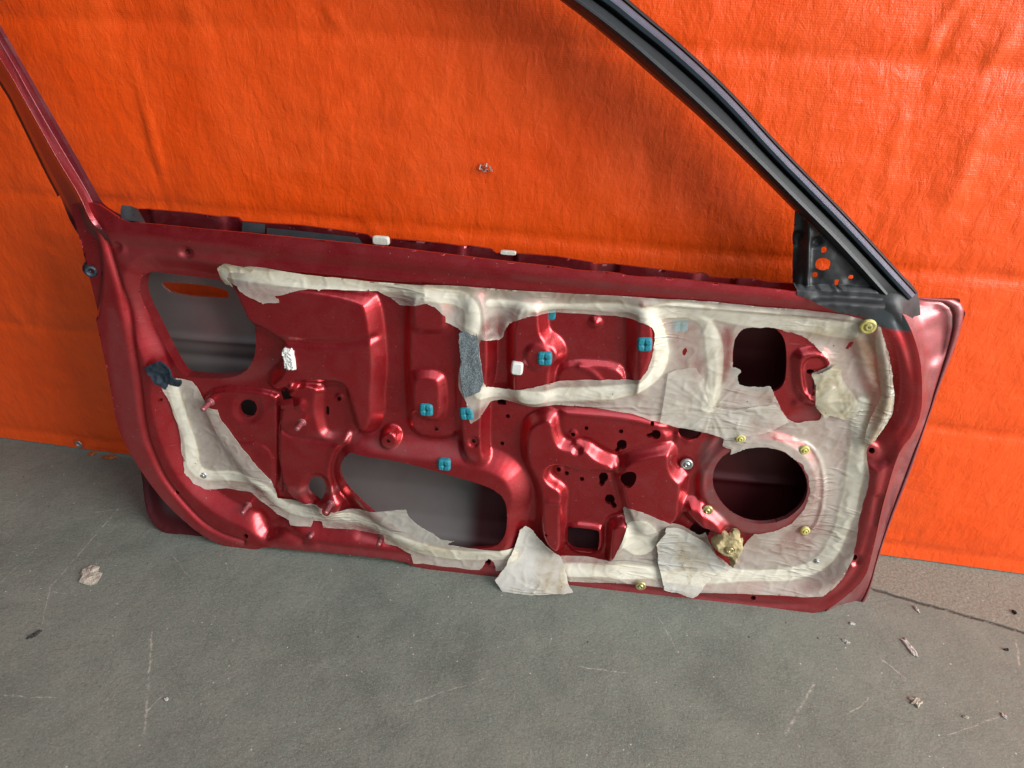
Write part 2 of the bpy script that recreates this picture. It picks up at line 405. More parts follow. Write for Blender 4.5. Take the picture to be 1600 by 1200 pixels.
fl = mesh_obj('floor', [(-6, -5, 0), (6, -5, 0), (6, 2.2, 0), (-6, 2.2, 0)], [(0, 1, 2, 3)], floor_material(), None, False)
fl['kind'] = 'structure'

# ------------------------------------------------------------------ tarp
def tarp_material():
    m, n, l, p = mat('orange_woven_tarp'); c = coords(n, l)
    wv = N(n, 'ShaderNodeTexWave', Scale=210, Distortion=.6, Detail=1); wv.bands_direction = 'X'; l.new(c, wv.inputs['Vector'])
    wv2 = N(n, 'ShaderNodeTexWave', Scale=120, Distortion=.6, Detail=1); wv2.bands_direction = 'Z'; l.new(c, wv2.inputs['Vector'])
    weave = math_(n, l, 'ADD', wv.outputs['Fac'], wv2.outputs['Fac'])
    nz = noiseN(n, l, c, 6, 6, .6, .5)
    col = mix(n, l, ramp_out(n, l, nz, [(.3, 0), (.7, 1)]), (.92, .082, .004), (.96, .105, .010))
    # faint scuffs and grime
    g = ramp_out(n, l, noiseN(n, l, c, 3.1, 8, .7, 1.0), [(.55, 0), (.75, 1)])
    col = mix(n, l, math_(n, l, 'MULTIPLY', g, .22), col, (.50, .075, .028))
    v = N(n, 'ShaderNodeTexVoronoi', Scale=9, Randomness=1); l.new(c, v.inputs['Vector'])
    col = mix(n, l, ramp_out(n, l, v.outputs['Distance'], [(.012, 1), (.022, 0)]), col, (.25, .05, .03))
    l.new(col, p.inputs['Base Color'])
    p.inputs['Roughness'].default_value = .42; p.inputs['Specular IOR Level'].default_value = .5
    r = math_(n, l, 'MULTIPLY_ADD', noiseN(n, l, c, 25, 5, .6), .22, .27); l.new(r, p.inputs['Roughness'])
    # crinkles: long puckers and short ripples, then the weave
    b = bump(n, l, noiseN(n, l, coords(n, l, (2.6, 1, 1)), 7, 4, .55, .9), .10, .016)
    b = bump(n, l, noiseN(n, l, coords(n, l, (1.6, 1, .8), (0, .35, 0)), 40, 5, .66, .5), .40, .0050, b)
    b = bump(n, l, noiseN(n, l, coords(n, l, (.7, 1, 2.0), (0, .9, 0)), 24, 3, .6, .8), .18, .005, b)
    b = bump(n, l, noiseN(n, l, coords(n, l, (1, 1, 2.0)), 140, 3, .55, .4), .10, .0014, b)
    b = bump(n, l, weave, .16, .0005, b)
    l.new(b, p.inputs['Normal'])
    return m
def build_tarp():
    root = empty('tarp', 'orange woven tarp sheet hung along the wall behind the door', 'tarp', Matrix.Translation((0, WALL_Y, 0)))
    s = .0070; x = np.arange(-2.6, 2.6, s); z = np.concatenate([np.arange(.004, 2.05, s)])
    XX, ZZ = np.meshgrid(x, z, indexing='ij')
    # fold lines of the once folded sheet
    h = .0028*fbm(XX*2.2, ZZ*1.6, 2, 3)+.0013*fbm(XX*9, ZZ*4, 3, 9)+.0009*fbm(XX*16+ZZ*14, ZZ*30-XX*9, 3, 14)
    for k, zf in enumerate((.792, .536, .283, .03, 1.05, 1.31, 1.57)):
        dz = ZZ-zf-.0025*noise(XX*3, ZZ*0, k)
        h -= (.0034*np.exp(-np.abs(dz)/.015)+.0014*np.exp(-np.abs(dz)/.004))*(1+.5*noise(XX*5, 0*XX, 40+k))
    for k, xf in enumerate((-.681, .360, -1.2, -.16, .88, 1.4)):
        dx = XX-xf-.003*noise(ZZ*3, 0*ZZ, 60+k)
        amp = 1 if k < 2 else .35
        h += amp*(.0016*np.exp(-np.abs(dx)/.004)-.0030*np.exp(-np.abs(dx+.006)/.03))
    # a few sharp puckers
    def pucker(a, b, wdt, amp):
        nonlocal h
        P, Q = on_wall(*a)[[0, 2]], on_wall(*b)[[0, 2]]
        X = np.stack([XX.ravel(), ZZ.ravel()], 1); m = ((X > np.minimum(P, Q)-.06) & (X < np.maximum(P, Q)+.06)).all(1)
        D = Q-P; L = np.linalg.norm(D); t = ((X[m]-P)@D)/L**2; dd = ((X[m]-P)@np.array([-D[1], D[0]]))/L
        e = .6*amp*np.exp(-np.abs(dd/(wdt*.6)))*ss(t*4)*ss((1-t)*4)
        hh = h.ravel(); hh[m] += e; h = hh.reshape(h.shape)
    pucker((1440, 95), (1510, -20), .010, .009); pucker((1420, 150), (1375, 330), .012, .006); pucker((1462, 110), (1500, 0), .008, -.006)
    pucker((505, 10), (545, 60), .007, .007); pucker((480, 0), (520, 40), .007, -.005); pucker((590, 110), (490, 200), .012, .005)
    pucker((290, 0), (305, 40), .006, .006); pucker((1530, 130), (1600, 20), .012, .006); pucker((60, 420), (55, 540), .006, .005)
    pucker((0, 460), (60, 545), .006, .005); pucker((190, 50), (262, 300), .007, .006); pucker((560, 330), (600, 380), .01, .005)
    pucker((1005, 200), (1020, 330), .012, -.004); pucker((1540, 180), (1480, 330), .015, .006)
    fade = ss(ZZ/.02)*.7+.3
    h *= fade
    V = np.stack([XX.ravel(), -h.ravel(), ZZ.ravel()], 1)
    I = np.arange(V.shape[0]).reshape(XX.shape)
    Fc = np.stack([I[:-1, :-1], I[1:, :-1], I[1:, 1:], I[:-1, 1:]], -1).reshape(-1, 4)
    mesh_obj('sheet', V, Fc, tarp_material(), root)
    # eyelet near the lower hem
    q = on_wall(126, 691)
    ring(root, 'eyelet', (q[0], -.006, q[2]), .006, .0022, ZINC)
    # scuff where the coating has torn
    return root

def lathe(name, prof, loc, M, material, parent, seg=28, loc_attr=None):
    """prof: (radius, height) pairs, turned round the local normal; M maps normal to parent space"""
    V = []; Fc = []
    for r, z in prof:
        for k in range(seg):
            a = 2*math.pi*k/seg; V.append(M@Vector((r*math.cos(a), r*math.sin(a), z))+Vector(loc))
    for i in range(len(prof)-1):
        for k in range(seg):
            Fc.append((i*seg+k, i*seg+(k+1) % seg, (i+1)*seg+(k+1) % seg, (i+1)*seg+k))
    Fc.append(tuple((len(prof)-1)*seg+k for k in range(seg)))
    return mesh_obj(name, V, Fc, material, parent)
MN = Matrix(((1, 0, 0), (0, 0, -1), (0, 1, 0)))          # normal towards the viewer: parent -Y
def ring(parent, name, loc, r, t, material):
    prof = [(r+t, 0)]+[(r+t*math.cos(a), t*math.sin(a)*.8) for a in np.linspace(.1, math.pi-.1, 7)]+[(r-t, -.0005), (.0005, -.0006)]
    return lathe(name, prof, loc, MN, material, parent)
TARP = build_tarp()

# ------------------------------------------------------------------ the door
MW = np.eye(4); MW[:3, 0] = DX; MW[:3, 1] = -DN; MW[:3, 2] = DU; MW[:3, 3] = DO
DOOR = empty('car_door', 'dark red stripped car door leaning on the tarp, torn plastic film over its inner side', 'car door', Matrix(MW.tolist()))

OUT = [(103, 322), (118, 318), (150, 316), (175, 333), (199, 348), (222, 348), (300, 356), (375, 363), (400, 365), (550, 380), (612, 386), (700, 397), (800, 409), (882, 418), (900, 422), (960, 425),
       (987, 432), (1037, 433), (1145, 445), (1200, 450), (1250, 456), (1300, 462), (1372, 468), (1395, 472), (1415, 497), (1428, 525), (1438, 560), (1441, 600), (1440, 645), (1427, 678), (1407, 702), (1397, 728),
       (1387, 762), (1377, 798), (1362, 870), (1352, 903), (1325, 930), (1290, 955), (1262, 959), (1225, 962), (1150, 954), (1025, 938), (895, 921), (800, 907), (725, 897), (650, 887), (630, 876), (550, 867), (440, 857), (415, 854), (400, 859), (375, 859),
       (337, 849), (310, 833), (280, 808), (250, 777), (225, 743), (205, 712), (182, 665), (172, 600), (160, 545), (150, 500), (125, 400), (110, 345)]
H1 = [(213, 436), (222, 430), (250, 434), (300, 440), (335, 445), (352, 452), (368, 466), (380, 488), (388, 512), (391, 540), (389, 565), (380, 583), (366, 595), (345, 601), (300, 600), (276, 597), (265, 583), (250, 557), (232, 521), (215, 486), (209, 460)]
H2 = [(545, 705), (562, 711), (625, 720), (690, 738), (750, 755), (775, 766), (790, 781), (793, 805), (791, 832), (782, 848), (765, 856), (700, 858), (650, 848), (600, 815), (574, 792), (550, 770), (533, 751), (529, 730)]
H3 = [(1114, 760), (1118, 735), (1135, 715), (1160, 706), (1200, 703), (1235, 715), (1257, 737), (1267, 765), (1262, 790), (1245, 810), (1220, 823), (1190, 827), (1165, 822), (1140, 808), (1122, 785)]
H4 = [(1149, 560), (1151, 540), (1160, 527), (1175, 519), (1195, 517), (1215, 521), (1229, 533), (1235, 555), (1234, 600), (1226, 618), (1205, 625), (1170, 622), (1155, 612), (1149, 590)]
H5 = [(889, 829), (933, 834), (937, 839), (935, 866), (931, 870), (889, 865), (886, 860), (886, 833)]
def circ(x, y, r, ry=None, n=20, rot=0):
    ry = ry or r; c, s = math.cos(rot), math.sin(rot)
    return [(x+r*math.cos(a)*c-ry*math.sin(a)*s, y+r*math.cos(a)*s+ry*math.sin(a)*c) for a in np.linspace(0, 2*math.pi, n, endpoint=False)]
H7 = [(484, 752), (492, 750), (502, 755), (505, 765), (504, 780), (499, 786), (488, 784), (478, 776), (477, 762)]
H8 = [(975, 739), (984, 736), (993, 738), (995, 746), (991, 757), (984, 763), (974, 761), (969, 755), (970, 746)]
TABH = [(430, 620), (451, 619), (456, 624), (457, 638), (436, 639)]
SLOT = [(774, 634), (788, 635), (788, 643), (774, 642)]
def keyhole(x, y, r, x2, y2, r2):
    return [circ(x, y, r, n=16), [(x-r2*.9, y), (x2-r2, y2), (x2, y2+r2), (x2+r2, y2), (x+r2*.9, y)] if abs(y2-y) > abs(x2-x) else [(x, y-r2), (x2, y2-r2), (x2-r2, y2), (x2, y2+r2), (x, y+r2)]]
holes_px = [chaikin(H1, 1), chaikin(H2, 2), chaikin(H3, 2), chaikin(H4, 2), chaikin(H5, 1), circ(381, 645, 14), chaikin(H7, 2), chaikin(H8, 2), TABH, SLOT,
            circ(1081, 683, 19, 15), circ(1096, 841, 16, 13), circ(1366, 710, 5), circ(1337, 875, 5), circ(1177, 935, 4), circ(762, 881, 4.5), circ(1270, 588, 6, 4),
            circ(276, 771, 4.2), circ(384, 838, 3.8), circ(289, 395, 4.5), circ(740, 690, 3.4), circ(680, 674, 3.4), circ(607, 689, 3.2), circ(525, 630, 3.6), circ(506, 650, 3, 9),
            circ(791, 661, 3.4), circ(782, 704, 3.4), circ(895, 685, 3.4), circ(916, 676, 3.3), circ(971, 681, 3.4), circ(1020, 669, 3.4), circ(872, 742, 3.6), circ(885, 749, 3.4), circ(909, 758, 3.4), circ(853, 837, 3, n=4, rot=.8), circ(246, 629, 2.8), circ(1330, 470, 3)]
for k in (keyhole(972, 702, 8, 964, 711, 4), keyhole(1026, 686, 7.5, 1013, 688, 3.5), keyhole(943, 755, 7.5, 940, 766, 4.5), keyhole(953, 790, 8, 960, 800, 4.5)): holes_px += k
HOLES = [uv(h) for h in holes_px]

BASIN = [(216, 412), (282, 413), (350, 428), (600, 449), (800, 464), (1000, 477), (1200, 490), (1345, 508), (1380, 530), (1400, 570), (1411, 610), (1405, 650), (1384, 682), (1388, 712), (1372, 728), (1354, 732), (1350, 800), (1335, 860), (1310, 895), (1260, 920), (1180, 918),
         (1080, 912), (1000, 903), (900, 892), (800, 880), (700, 868), (620, 852), (560, 845), (500, 838), (450, 822), (412, 838), (392, 820), (360, 806), (330, 788), (296, 758), (272, 718), (256, 670), (247, 630), (250, 605), (236, 560), (215, 520), (200, 470)]
PA = [(355, 437), (480, 446), (572, 464), (582, 487), (588, 530), (591, 580), (587, 620), (588, 645), (583, 668), (572, 681), (558, 676), (550, 655), (543, 630), (538, 610), (528, 600), (458, 600), (450, 613), (428, 612), (417, 604), (420, 594), (436, 582), (442, 560), (440, 538), (415, 520), (385, 508), (372, 480)]
# (outline, level mm, edge width px)
FEAT = [
    (BASIN, -12.5, 25),
    ([(300, 612), (425, 618), (430, 640), (430, 775), (400, 780), (330, 690)], -7, 6),           # M
    ([(340, 697), (422, 697), (424, 765), (400, 765)], -5.5, 4),
    ([(432, 612), (500, 600), (550, 690), (525, 702), (512, 740), (520, 775), (540, 800), (432, 790)], -3, 7),   # L + N left
    (PA, 1.5, 17),
    ([(498, 606), (525, 603), (536, 613), (540, 645), (548, 670), (550, 684), (520, 688), (502, 682), (496, 660), (493, 640)], -10, 11),
    ([(634, 455), (705, 462), (722, 500), (716, 560), (722, 620), (720, 692), (640, 690), (634, 640), (632, 560)], -5, 12),
    ([(642, 450), (690, 460), (700, 490), (700, 512), (690, 520), (645, 519), (639, 500)], 1, 13),
    ([(642, 592), (650, 585), (684, 586), (692, 600), (692, 655), (672, 659), (652, 649), (642, 640)], 2, 11),
    ([(722, 455), (752, 455), (764, 480), (767, 530), (767, 585), (762, 605), (757, 640), (756, 700), (762, 724), (742, 730), (724, 715), (718, 690), (714, 640), (716, 560)], 1, 12),
    ([(797, 470), (848, 478), (847, 505), (851, 528), (868, 538), (877, 552), (876, 566), (864, 575), (863, 600), (858, 640), (802, 636), (796, 600)], 0, 13),
    (circ(840, 557, 20), 2.5, 8),
    ([(866, 582), (900, 572), (980, 579), (984, 640), (866, 640)], -7.5, 9),
    ([(990, 470), (1022, 478), (1030, 520), (1024, 565), (1010, 595), (1000, 620), (990, 620), (988, 560), (988, 510)], 1, 18),
    # ring round the long opening
    ([(526, 704), (548, 693), (620, 700), (690, 708), (760, 720), (797, 738), (814, 766), (817, 785), (809, 800), (806, 866), (780, 872), (640, 870), (560, 800), (530, 765), (518, 735)], 1, 30),
    # right half: T (holes), Q blob, U, R, S
    ([(822, 668), (838, 657), (856, 650), (868, 658), (872, 685), (880, 700), (905, 700), (920, 700), (934, 716), (965, 727), (962, 744), (930, 738), (912, 742), (888, 735), (864, 731), (854, 742), (862, 756), (878, 764), (884, 776), (880, 800), (879, 872), (852, 860), (842, 830), (842, 775), (832, 748), (818, 722), (817, 690)], 0, 14),
    ([(872, 650), (905, 650), (1020, 660), (1052, 690), (1042, 700), (995, 710), (972, 718), (955, 716), (930, 702), (913, 692), (893, 697), (878, 688), (872, 675)], -8, 11),
    ([(858, 737), (867, 731), (890, 736), (914, 743), (932, 738), (950, 745), (958, 757), (965, 780), (972, 800), (970, 814), (950, 818), (944, 835), (942, 878), (882, 872), (884, 800), (887, 775), (876, 762), (862, 755), (854, 746)], -10, 10),
    ([(882, 824), (938, 829), (942, 838), (940, 874), (884, 869)], -6, 6),
    ([(954, 822), (985, 818), (985, 850), (955, 885), (950, 880), (952, 840)], 0, 10),
    ([(964, 743), (974, 722), (998, 713), (1045, 703), (1052, 712), (1051, 732), (1060, 747), (1070, 754), (1067, 786), (1064, 820), (1000, 850), (976, 800), (968, 767)], 0.5, 15),
    (circ(1190, 766, 97, 80, 30), -7, 12),
    ([(1066, 800), (1084, 786), (1138, 826), (1130, 846), (1110, 834), (1090, 826)], 0, 14),
    ([(1246, 556), (1300, 552), (1306, 600), (1300, 640), (1268, 642), (1262, 630), (1252, 622), (1248, 590)], -6, 9),
    ([(1256, 566), (1296, 562), (1300, 600), (1290, 625), (1270, 630), (1258, 610)], -9, 6),
    # flange details
    ([(90, 296), (128, 326), (149, 365), (157, 400), (158, 440), (153, 480), (148, 505), (120, 440)], -5, 8),
    (circ(382, 645, 21), -9, 9), (circ(491, 768, 21, 24), -7, 9), (circ(512, 795, 19, 16), 2, 12), (circ(607, 689, 14), 0, 6), (circ(1366, 711, 18, 16), -6, 12),
    (circ(289, 395, 9), -3, 7), (circ(181, 386, 7), -3, 6), (circ(1337, 876, 9), -3, 6),
    (circ(740, 690, 8), -1, 3), (circ(895, 685, 7), -6.6, 3), (circ(872, 742, 7), -8.6, 3), (circ(525, 630, 7), -8.6, 3),
    (circ(468, 634, 7), 0, 9), (circ(455, 604, 6), 3, 8), (circ(930, 512, 7), -8.5, 9), (circ(902, 703, 7), -5, 8),
]
PXM = .0011
# soft bead and groove lines: (line, mm, width px)
LINES = [
    ([(162, 366), (176, 410), (192, 465), (215, 587), (225, 675), (242, 720), (257, 750), (280, 780), (312, 815), (340, 834), (380, 847)], -5, 4.5),
    ([(168, 362), (246, 366), (290, 375), (360, 380), (600, 402), (800, 424), (1000, 446), (1200, 464), (1260, 470)], 3.2, 11),
    ([(200, 388), (350, 400), (600, 425), (800, 443), (1000, 457), (1200, 474), (1340, 490)], -2.2, 8),
    ([(440, 531), (480, 535), (530, 537), (583, 529)], -3, 5), ([(906, 579), (925, 586), (940, 602)], 2.0, 4),
    ([(430, 640), (431, 700), (432, 775)], -2.5, 3), ([(433, 668), (447, 684), (485, 690), (530, 697)], -2.2, 3.5), ([(436, 770), (475, 772), (520, 772)], 1.5, 5),
    ([(415, 838), (440, 830), (470, 845)], -5, 9), ([(398, 815), (412, 838)], -4, 8),
    ([(870, 651), (980, 659), (1050, 677)], 2.2, 4), ([(1120, 692), (1094, 738), (1070, 757)], 2.6, 6), ([(1060, 700), (1064, 668)], 1.5, 4), ([(1078, 700), (1060, 690)], 2, 4),
    ([(1098, 745), (1094, 790), (1100, 830)], 2.0, 5), ([(873, 786), (858, 784)], 1.6, 4), ([(1272, 620), (1262, 636), (1250, 640)], 2.5, 5),
    ([(500, 852), (620, 866), (760, 888), (900, 907), (1100, 934), (1220, 948), (1290, 942), (1335, 905), (1352, 860), (1372, 780)], -2.5, 6),
    ([(560, 842), (640, 862)], -3, 8), ([(1402, 500), (1420, 540), (1428, 600), (1424, 650), (1400, 686), (1385, 740), (1368, 820)], -1.6, 5),
]
def hcalc(X):
    h = np.zeros(len(X))
    for P, L, wd in FEAT:
        wm = wd*PXM*(1.32 if wd >= 9 else 1.1); d = sdf(X, uv(chaikin(P, 2)), far=wm)
        q = np.clip(-d/wm+.5, 0, 1); m = .35*ss(q)+.65*np.clip((q-.14)/.72, 0, 1); h = h*(1-m)+L*.0016*m
    for P, L, wd in LINES:
        wm = wd*PXM; d = line_d(X, uv(chaikin(P, 2, False)), far=wm*3); h = h+L*.0013*np.exp(-(d/wm)**2)
    h += .0004*fbm(X[:, 0]*10, X[:, 1]*10, 2, 5)
    return h
# relief stored on a grid, sampled by everything that lies on the panel
GS = .002; OUTUV = uv(chaikin(OUT, 1)); GLO = OUTUV.min(0)-.03; GHI = OUTUV.max(0)+.03
GNX, GNY = int((GHI[0]-GLO[0])/GS)+1, int((GHI[1]-GLO[1])/GS)+1
_gx, _gy = np.meshgrid(GLO[0]+np.arange(GNX)*GS, GLO[1]+np.arange(GNY)*GS, indexing='ij')
HG0 = hcalc(np.stack([_gx.ravel(), _gy.ravel()], 1)).reshape(GNX, GNY)
def blur(A, r, it=2):
    for _ in range(it):
        for ax in (0, 1):
            P = np.pad(A, [(r+1, r) if k == ax else (0, 0) for k in (0, 1)], 'edge'); C = np.cumsum(P, ax)
            n = A.shape[ax]
            A = (np.take(C, range(2*r+1, 2*r+1+n), ax)-np.take(C, range(0, n), ax))/(2*r+1)
    return A
HG = HG0
HB = blur(np.maximum(HG, blur(HG, 9)), 3)
def sample(G, X):
    a = np.clip((X-GLO)/GS, 0, [GNX-1.001, GNY-1.001]); i = a.astype(int); f = a-i; x, y = i[:, 0], i[:, 1]
    return (G[x, y]*(1-f[:, 0])+G[x+1, y]*f[:, 0])*(1-f[:, 1])+(G[x, y+1]*(1-f[:, 0])+G[x+1, y+1]*f[:, 0])*f[:, 1]
def softmask(polys, wd):
    U = [(uv(chaikin(P, 1)), a) for P, a in polys]
    def f(X):
        m = np.zeros(len(X))
        for P, a in U: m = np.maximum(m, a*ss(-sdf(X, P, far=wd*PXM)/(wd*PXM)+.5))
        return m
    return f
dust = softmask([([(150, 360), (420, 385), (400, 425), (360, 430), (240, 432), (205, 425), (180, 400)], .35), ([(480, 675), (560, 682), (560, 700), (500, 690)], .45),
                 ([(1090, 700), (1140, 690), (1200, 690), (1280, 740), (1270, 810), (1190, 850), (1120, 820), (1100, 780)], .8), ([(330, 590), (430, 560), (440, 580), (400, 600), (340, 612)], .4),
                 ([(1255, 650), (1290, 645), (1290, 675), (1230, 668)], .6), ([(430, 762), (530, 765), (525, 778), (430, 778)], .6), ([(540, 690), (700, 700), (760, 715), (700, 722), (600, 712)], .45),
                 ([(800, 425), (1300, 470), (1300, 485), (800, 440)], .5), ([(160, 480), (185, 480), (212, 590), (222, 690), (262, 770), (320, 835), (400, 850), (400, 860), (320, 850), (225, 760), (185, 670)], .38), ([(420, 845), (620, 862), (900, 900), (1290, 945), (1290, 962), (900, 925), (620, 880), (420, 862)], .42), ([(1345, 700), (1400, 700), (1380, 800), (1352, 915), (1290, 958), (1240, 950), (1320, 900), (1350, 800)], .3), ([(175, 420), (215, 430), (215, 500), (250, 560), (235, 570), (195, 470)], .3)], 14)
slate = softmask([([(1362, 462), (1400, 458), (1432, 521), (1400, 517), (1372, 512), (1350, 500), (1340, 488)], 1)], 5)
bigrim = [uv(chaikin(P, 1)) for P in (H1, H2, H3, H5)]
_tb = uv([(150, 316), (222, 348), (400, 365), (800, 409), (1250, 456), (1372, 468)])
def rimfun(X):
    r = np.full(len(X), .006)
    for P, a in zip(bigrim, (.020, .006, .008, .008)): r = np.where(np.abs(sdf(X, P, .01)) < .004, a, r)
    e = np.abs(sdf(X, OUTUV, .02)) < .004
    top = X[:, 1] > np.interp(X[:, 0], _tb[:, 0], _tb[:, 1])-.012
    return np.where(e, np.where(top, .003, .028), r)
sheet('inner_panel', OUTUV, HOLES, GS, lambda X: sample(HG, X), RED, DOOR, attrs={'dust': dust, 'slate': slate}, rimfun=rimfun)

# outer skin, seen through the openings and round the rim
def skin_h(X):
    v = X[:, 1]
    d = np.interp(v, [-.02, .0, .03, .07, .12, .28, .42, .55], [.013, .0165, .034, .058, .074, .086, .078, .055])
    bead = .0
    for (a, b, wd, am) in (((225, 522), (400, 536), 5, .006), ((225, 552), (400, 566), 8, -.006), ((1090, 742), (1290, 760), 5, .006), ((560, 800), (800, 830), 6, .002)):
        bead = bead+am*np.exp(-(line_d(X, uv([a, b], -.08), .05)/(wd*PXM))**2)
    right = ss((X[:, 0]-uv([(1300, 700)])[0, 0])/.09)
    hem = .0025*(sdf(X, SKO, 2) > -.006)
    return -(d*(1-right)+.048*right)+hem+bead+.0015*fbm(X[:, 0]*5, v*5, 2, 2)
def skin_pt(px, py):
    h = -.03
    for _ in range(30): h = .5*h-.5*float(np.interp(at(px, py, h)[1], [-.02, .0, .03, .07, .12, .28], [.013, .0165, .034, .058, .074, .086]))
    return (px, py, h)
SKO = uv([skin_pt(*q) for q in ((221, 735), (225, 760), (227, 780), (231, 799), (238, 814), (248, 825), (262, 832), (285, 838), (310, 843))]+[(330, 847, -.014), (400, 853, -.014), (700, 892, -.014), (900, 918, -.014), (1200, 955, -.014), (1280, 963, -.014), (1338, 963, -.02),
          (1350, 944, -.045), (1363, 909, -.045), (1371, 874, -.045), (1393, 811, -.045), (1407, 777, -.045), (1420, 744, -.045), (1432, 711, -.045), (1441, 682, -.045), (1470, 600, -.045), (1492, 545, -.045), (1509, 490, -.045), (1500, 468, -.045), (1432, 467, -.045),
          (1250, 452, -.05), (1000, 425, -.05), (800, 403, -.05), (600, 380, -.05), (400, 356, -.05), (200, 338, -.05), (150, 360, -.05), (160, 440, -.05), (176, 530, -.05), (195, 640, -.05), (208, 700, -.045)])
HANDLE = uv(chaikin([(255, 437), (300, 440), (335, 444), (355, 450), (362, 458), (358, 465), (330, 463), (300, 461), (275, 457), (262, 450), (256, 442)], 1), -.081)
def skin_red_and_shade(X):
    return np.maximum(ss((sdf(X, SKO, 2)+.050)/.03), ss((X[:, 0]-at(725, 780, -.07)[0])/.035))  # dark red near the edge; forward half also darkened to stand for cavity shade
sheet('outer_skin', SKO, [HANDLE], .004, skin_h, SKIN, DOOR, rim=.004, attrs={'red': skin_red_and_shade})

def loft(name, rows, material, parent, smooth=True, attrs=None):
    """rows: equal-length lists of (px, py, h)"""
    V = []; n = len(rows[0])
    for r in rows:
        for q in r:
            a = at(*q); V.append((a[0], -q[2], a[1]))
    Fc = [(i*n+j, i*n+j+1, (i+1)*n+j+1, (i+1)*n+j) for i in range(len(rows)-1) for j in range(n-1)]
    return mesh_obj(name, V, Fc, material, parent, smooth, attrs)
def resample(P, n):
    P = np.asarray(P, float); s = np.concatenate([[0], np.cumsum(np.linalg.norm(np.diff(P[:, :2], axis=0), axis=1))]); t = np.linspace(0, s[-1], n)
    return np.stack([np.interp(t, s, P[:, k]) for k in range(P.shape[1])], 1)

# front edge with the hinge side and hem of the skin
PAIRS = [((1394, 471), (1428, 464)), ((1403, 481), (1462, 466)), ((1415, 497), (1500, 468)), ((1428, 525), (1509, 490)), ((1438, 560), (1492, 545)), ((1441, 600), (1470, 600)), ((1440, 645), (1453, 648)), ((1427, 678), (1441, 683)), ((1407, 702), (1432, 712)),
         ((1397, 728), (1420, 745)), ((1387, 762), (1407, 778)), ((1377, 798), (1393, 812)), ((1362, 870), (1371, 875)), ((1352, 903), (1363, 910)), ((1325, 930), (1352, 942)), ((1290, 955), (1338, 962))]
A_ = resample(chaikin([p[0] for p in PAIRS], 2, False), 130); E_ = resample([p[1] for p in PAIRS[:4]], 7).tolist(); E_ = chaikin([p[1] for p in PAIRS], 0, False); E_ = np.repeat(E_, 2, 0)[:]; E_ = np.vstack([E_[:1]]+[np.stack([.72*E_[2*i]+.28*E_[2*i+2], .28*E_[2*i]+.72*E_[2*i+2]]) for i in range(len(PAIRS)-1)]+[E_[-1:]])
Ap = chaikin([p[0] for p in PAIRS], 1, False)
k = np.linspace(0, len(Ap)-1, 150); ii = np.arange(len(Ap))
Ap = np.stack([np.interp(k, ii, Ap[:, 0]), np.interp(k, ii, Ap[:, 1])], 1); Ep = np.stack([np.interp(k, ii, E_[:, 0]), np.interp(k, ii, E_[:, 1])], 1)
TS = [(0, .0), (.04, -.004), (.12, -.018), (.30, -.028), (.5, -.031), (.68, -.033), (.76, -.034), (.785, -.039), (.81, -.036), (.86, -.0335), (.97, -.035), (1, -.039), (1.0, -.050)]
rows = []
for t, h in TS:
    r = []
    for j in range(150):
        q = Ap[j]*(1-t)+Ep[j]*t; hh = h+(.0050*noise(q[0]*.022+9, q[1]*.016, 3)+.0022*noise(q[0]*.06, q[1]*.05, 4))*(1 if .1 < t < .75 else 0)
        r.append((q[0], q[1], float(hh)))
    rows.append(r)
n_ = 150*len(TS)
loft('hinge_side', rows, RED_SIDE, DOOR, attrs={'dust': np.full(n_, .5), 'slate': np.zeros(n_)})

def crisp(rows_):
    out = [rows_[0]]
    for a, b in zip(rows_[:-1], rows_[1:]):
        for t in (.1, .9): out.append([tuple(p*(1-t)+q*t for p, q in zip(x, y)) for x, y in zip(a, b)])
        out.append(b)
    return out
# rear pillar of the window frame (red): rows run across the pressing
pil = {  # name: polyline of (px,py,h) from the top of the frame down to the waist
    'r0': [(-262, -430, -.012), (-120, -170, -.012), (0, 38, -.012), (75, 168, -.012), (120, 245, -.012), (150, 300, -.012), (163, 322, -.012), (190, 336, -.012), (215, 349, -.010)],
    'r1': [(-266, -424, -.010), (-124, -164, -.010), (0, 48, -.010), (72, 174, -.010), (116, 250, -.010), (144, 303, -.010), (158, 330, -.010), (180, 345, -.010), (212, 354, -.006)],
    'r2': [(-280, -410, -.009), (-134, -148, -.009), (0, 62, -.009), (64, 178, -.009), (108, 252, -.009), (140, 305, -.009), (152, 334, -.008), (170, 352, -.006), (205, 361, -.001)],
    'r3': [(-284, -404, -.003), (-137, -142, -.003), (0, 68, -.003), (62, 183, -.003), (105, 256, -.003), (137, 307, -.003), (148, 338, -.003), (164, 358, .003), (200, 366, .001)],
    'r4': [(-296, -380, .009), (-152, -128, .009), (0, 88, .009), (55, 186, .009), (94, 257, .009), (126, 308, .009), (138, 340, .009), (152, 360, .004), (190, 371, .0005)],
    'r5': [(-300, -372, -.004), (-156, -120, -.004), (0, 95, -.004), (52, 190, -.004), (90, 260, -.004), (121, 309, -.004), (133, 342, -.004), (146, 366, -.003), (168, 376, -.003)],
    'r6': [(-312, -352, -.026), (-170, -98, -.026), (0, 112, -.026), (45, 200, -.026), (78, 266, -.026), (104, 312, -.024), (113, 336, -.020), (126, 358, -.014), (142, 374, -.012)],
    'r7': [(-316, -346, -.045), (-174, -92, -.045), (0, 119, -.045), (43, 206, -.045), (74, 270, -.045), (97, 312, -.038), (103, 330, -.028), (112, 350, -.018), (122, 366, -.016)]}
rows = [[tuple(q) for q in resample(chaikin(pil[k], 2, False), 90)] for k in sorted(pil)]
rows = crisp(rows)
loft('rear_pillar', rows, DARKRED, DOOR, attrs={'dust': np.full(90*len(rows), .15), 'slate': np.zeros(90*len(rows))})
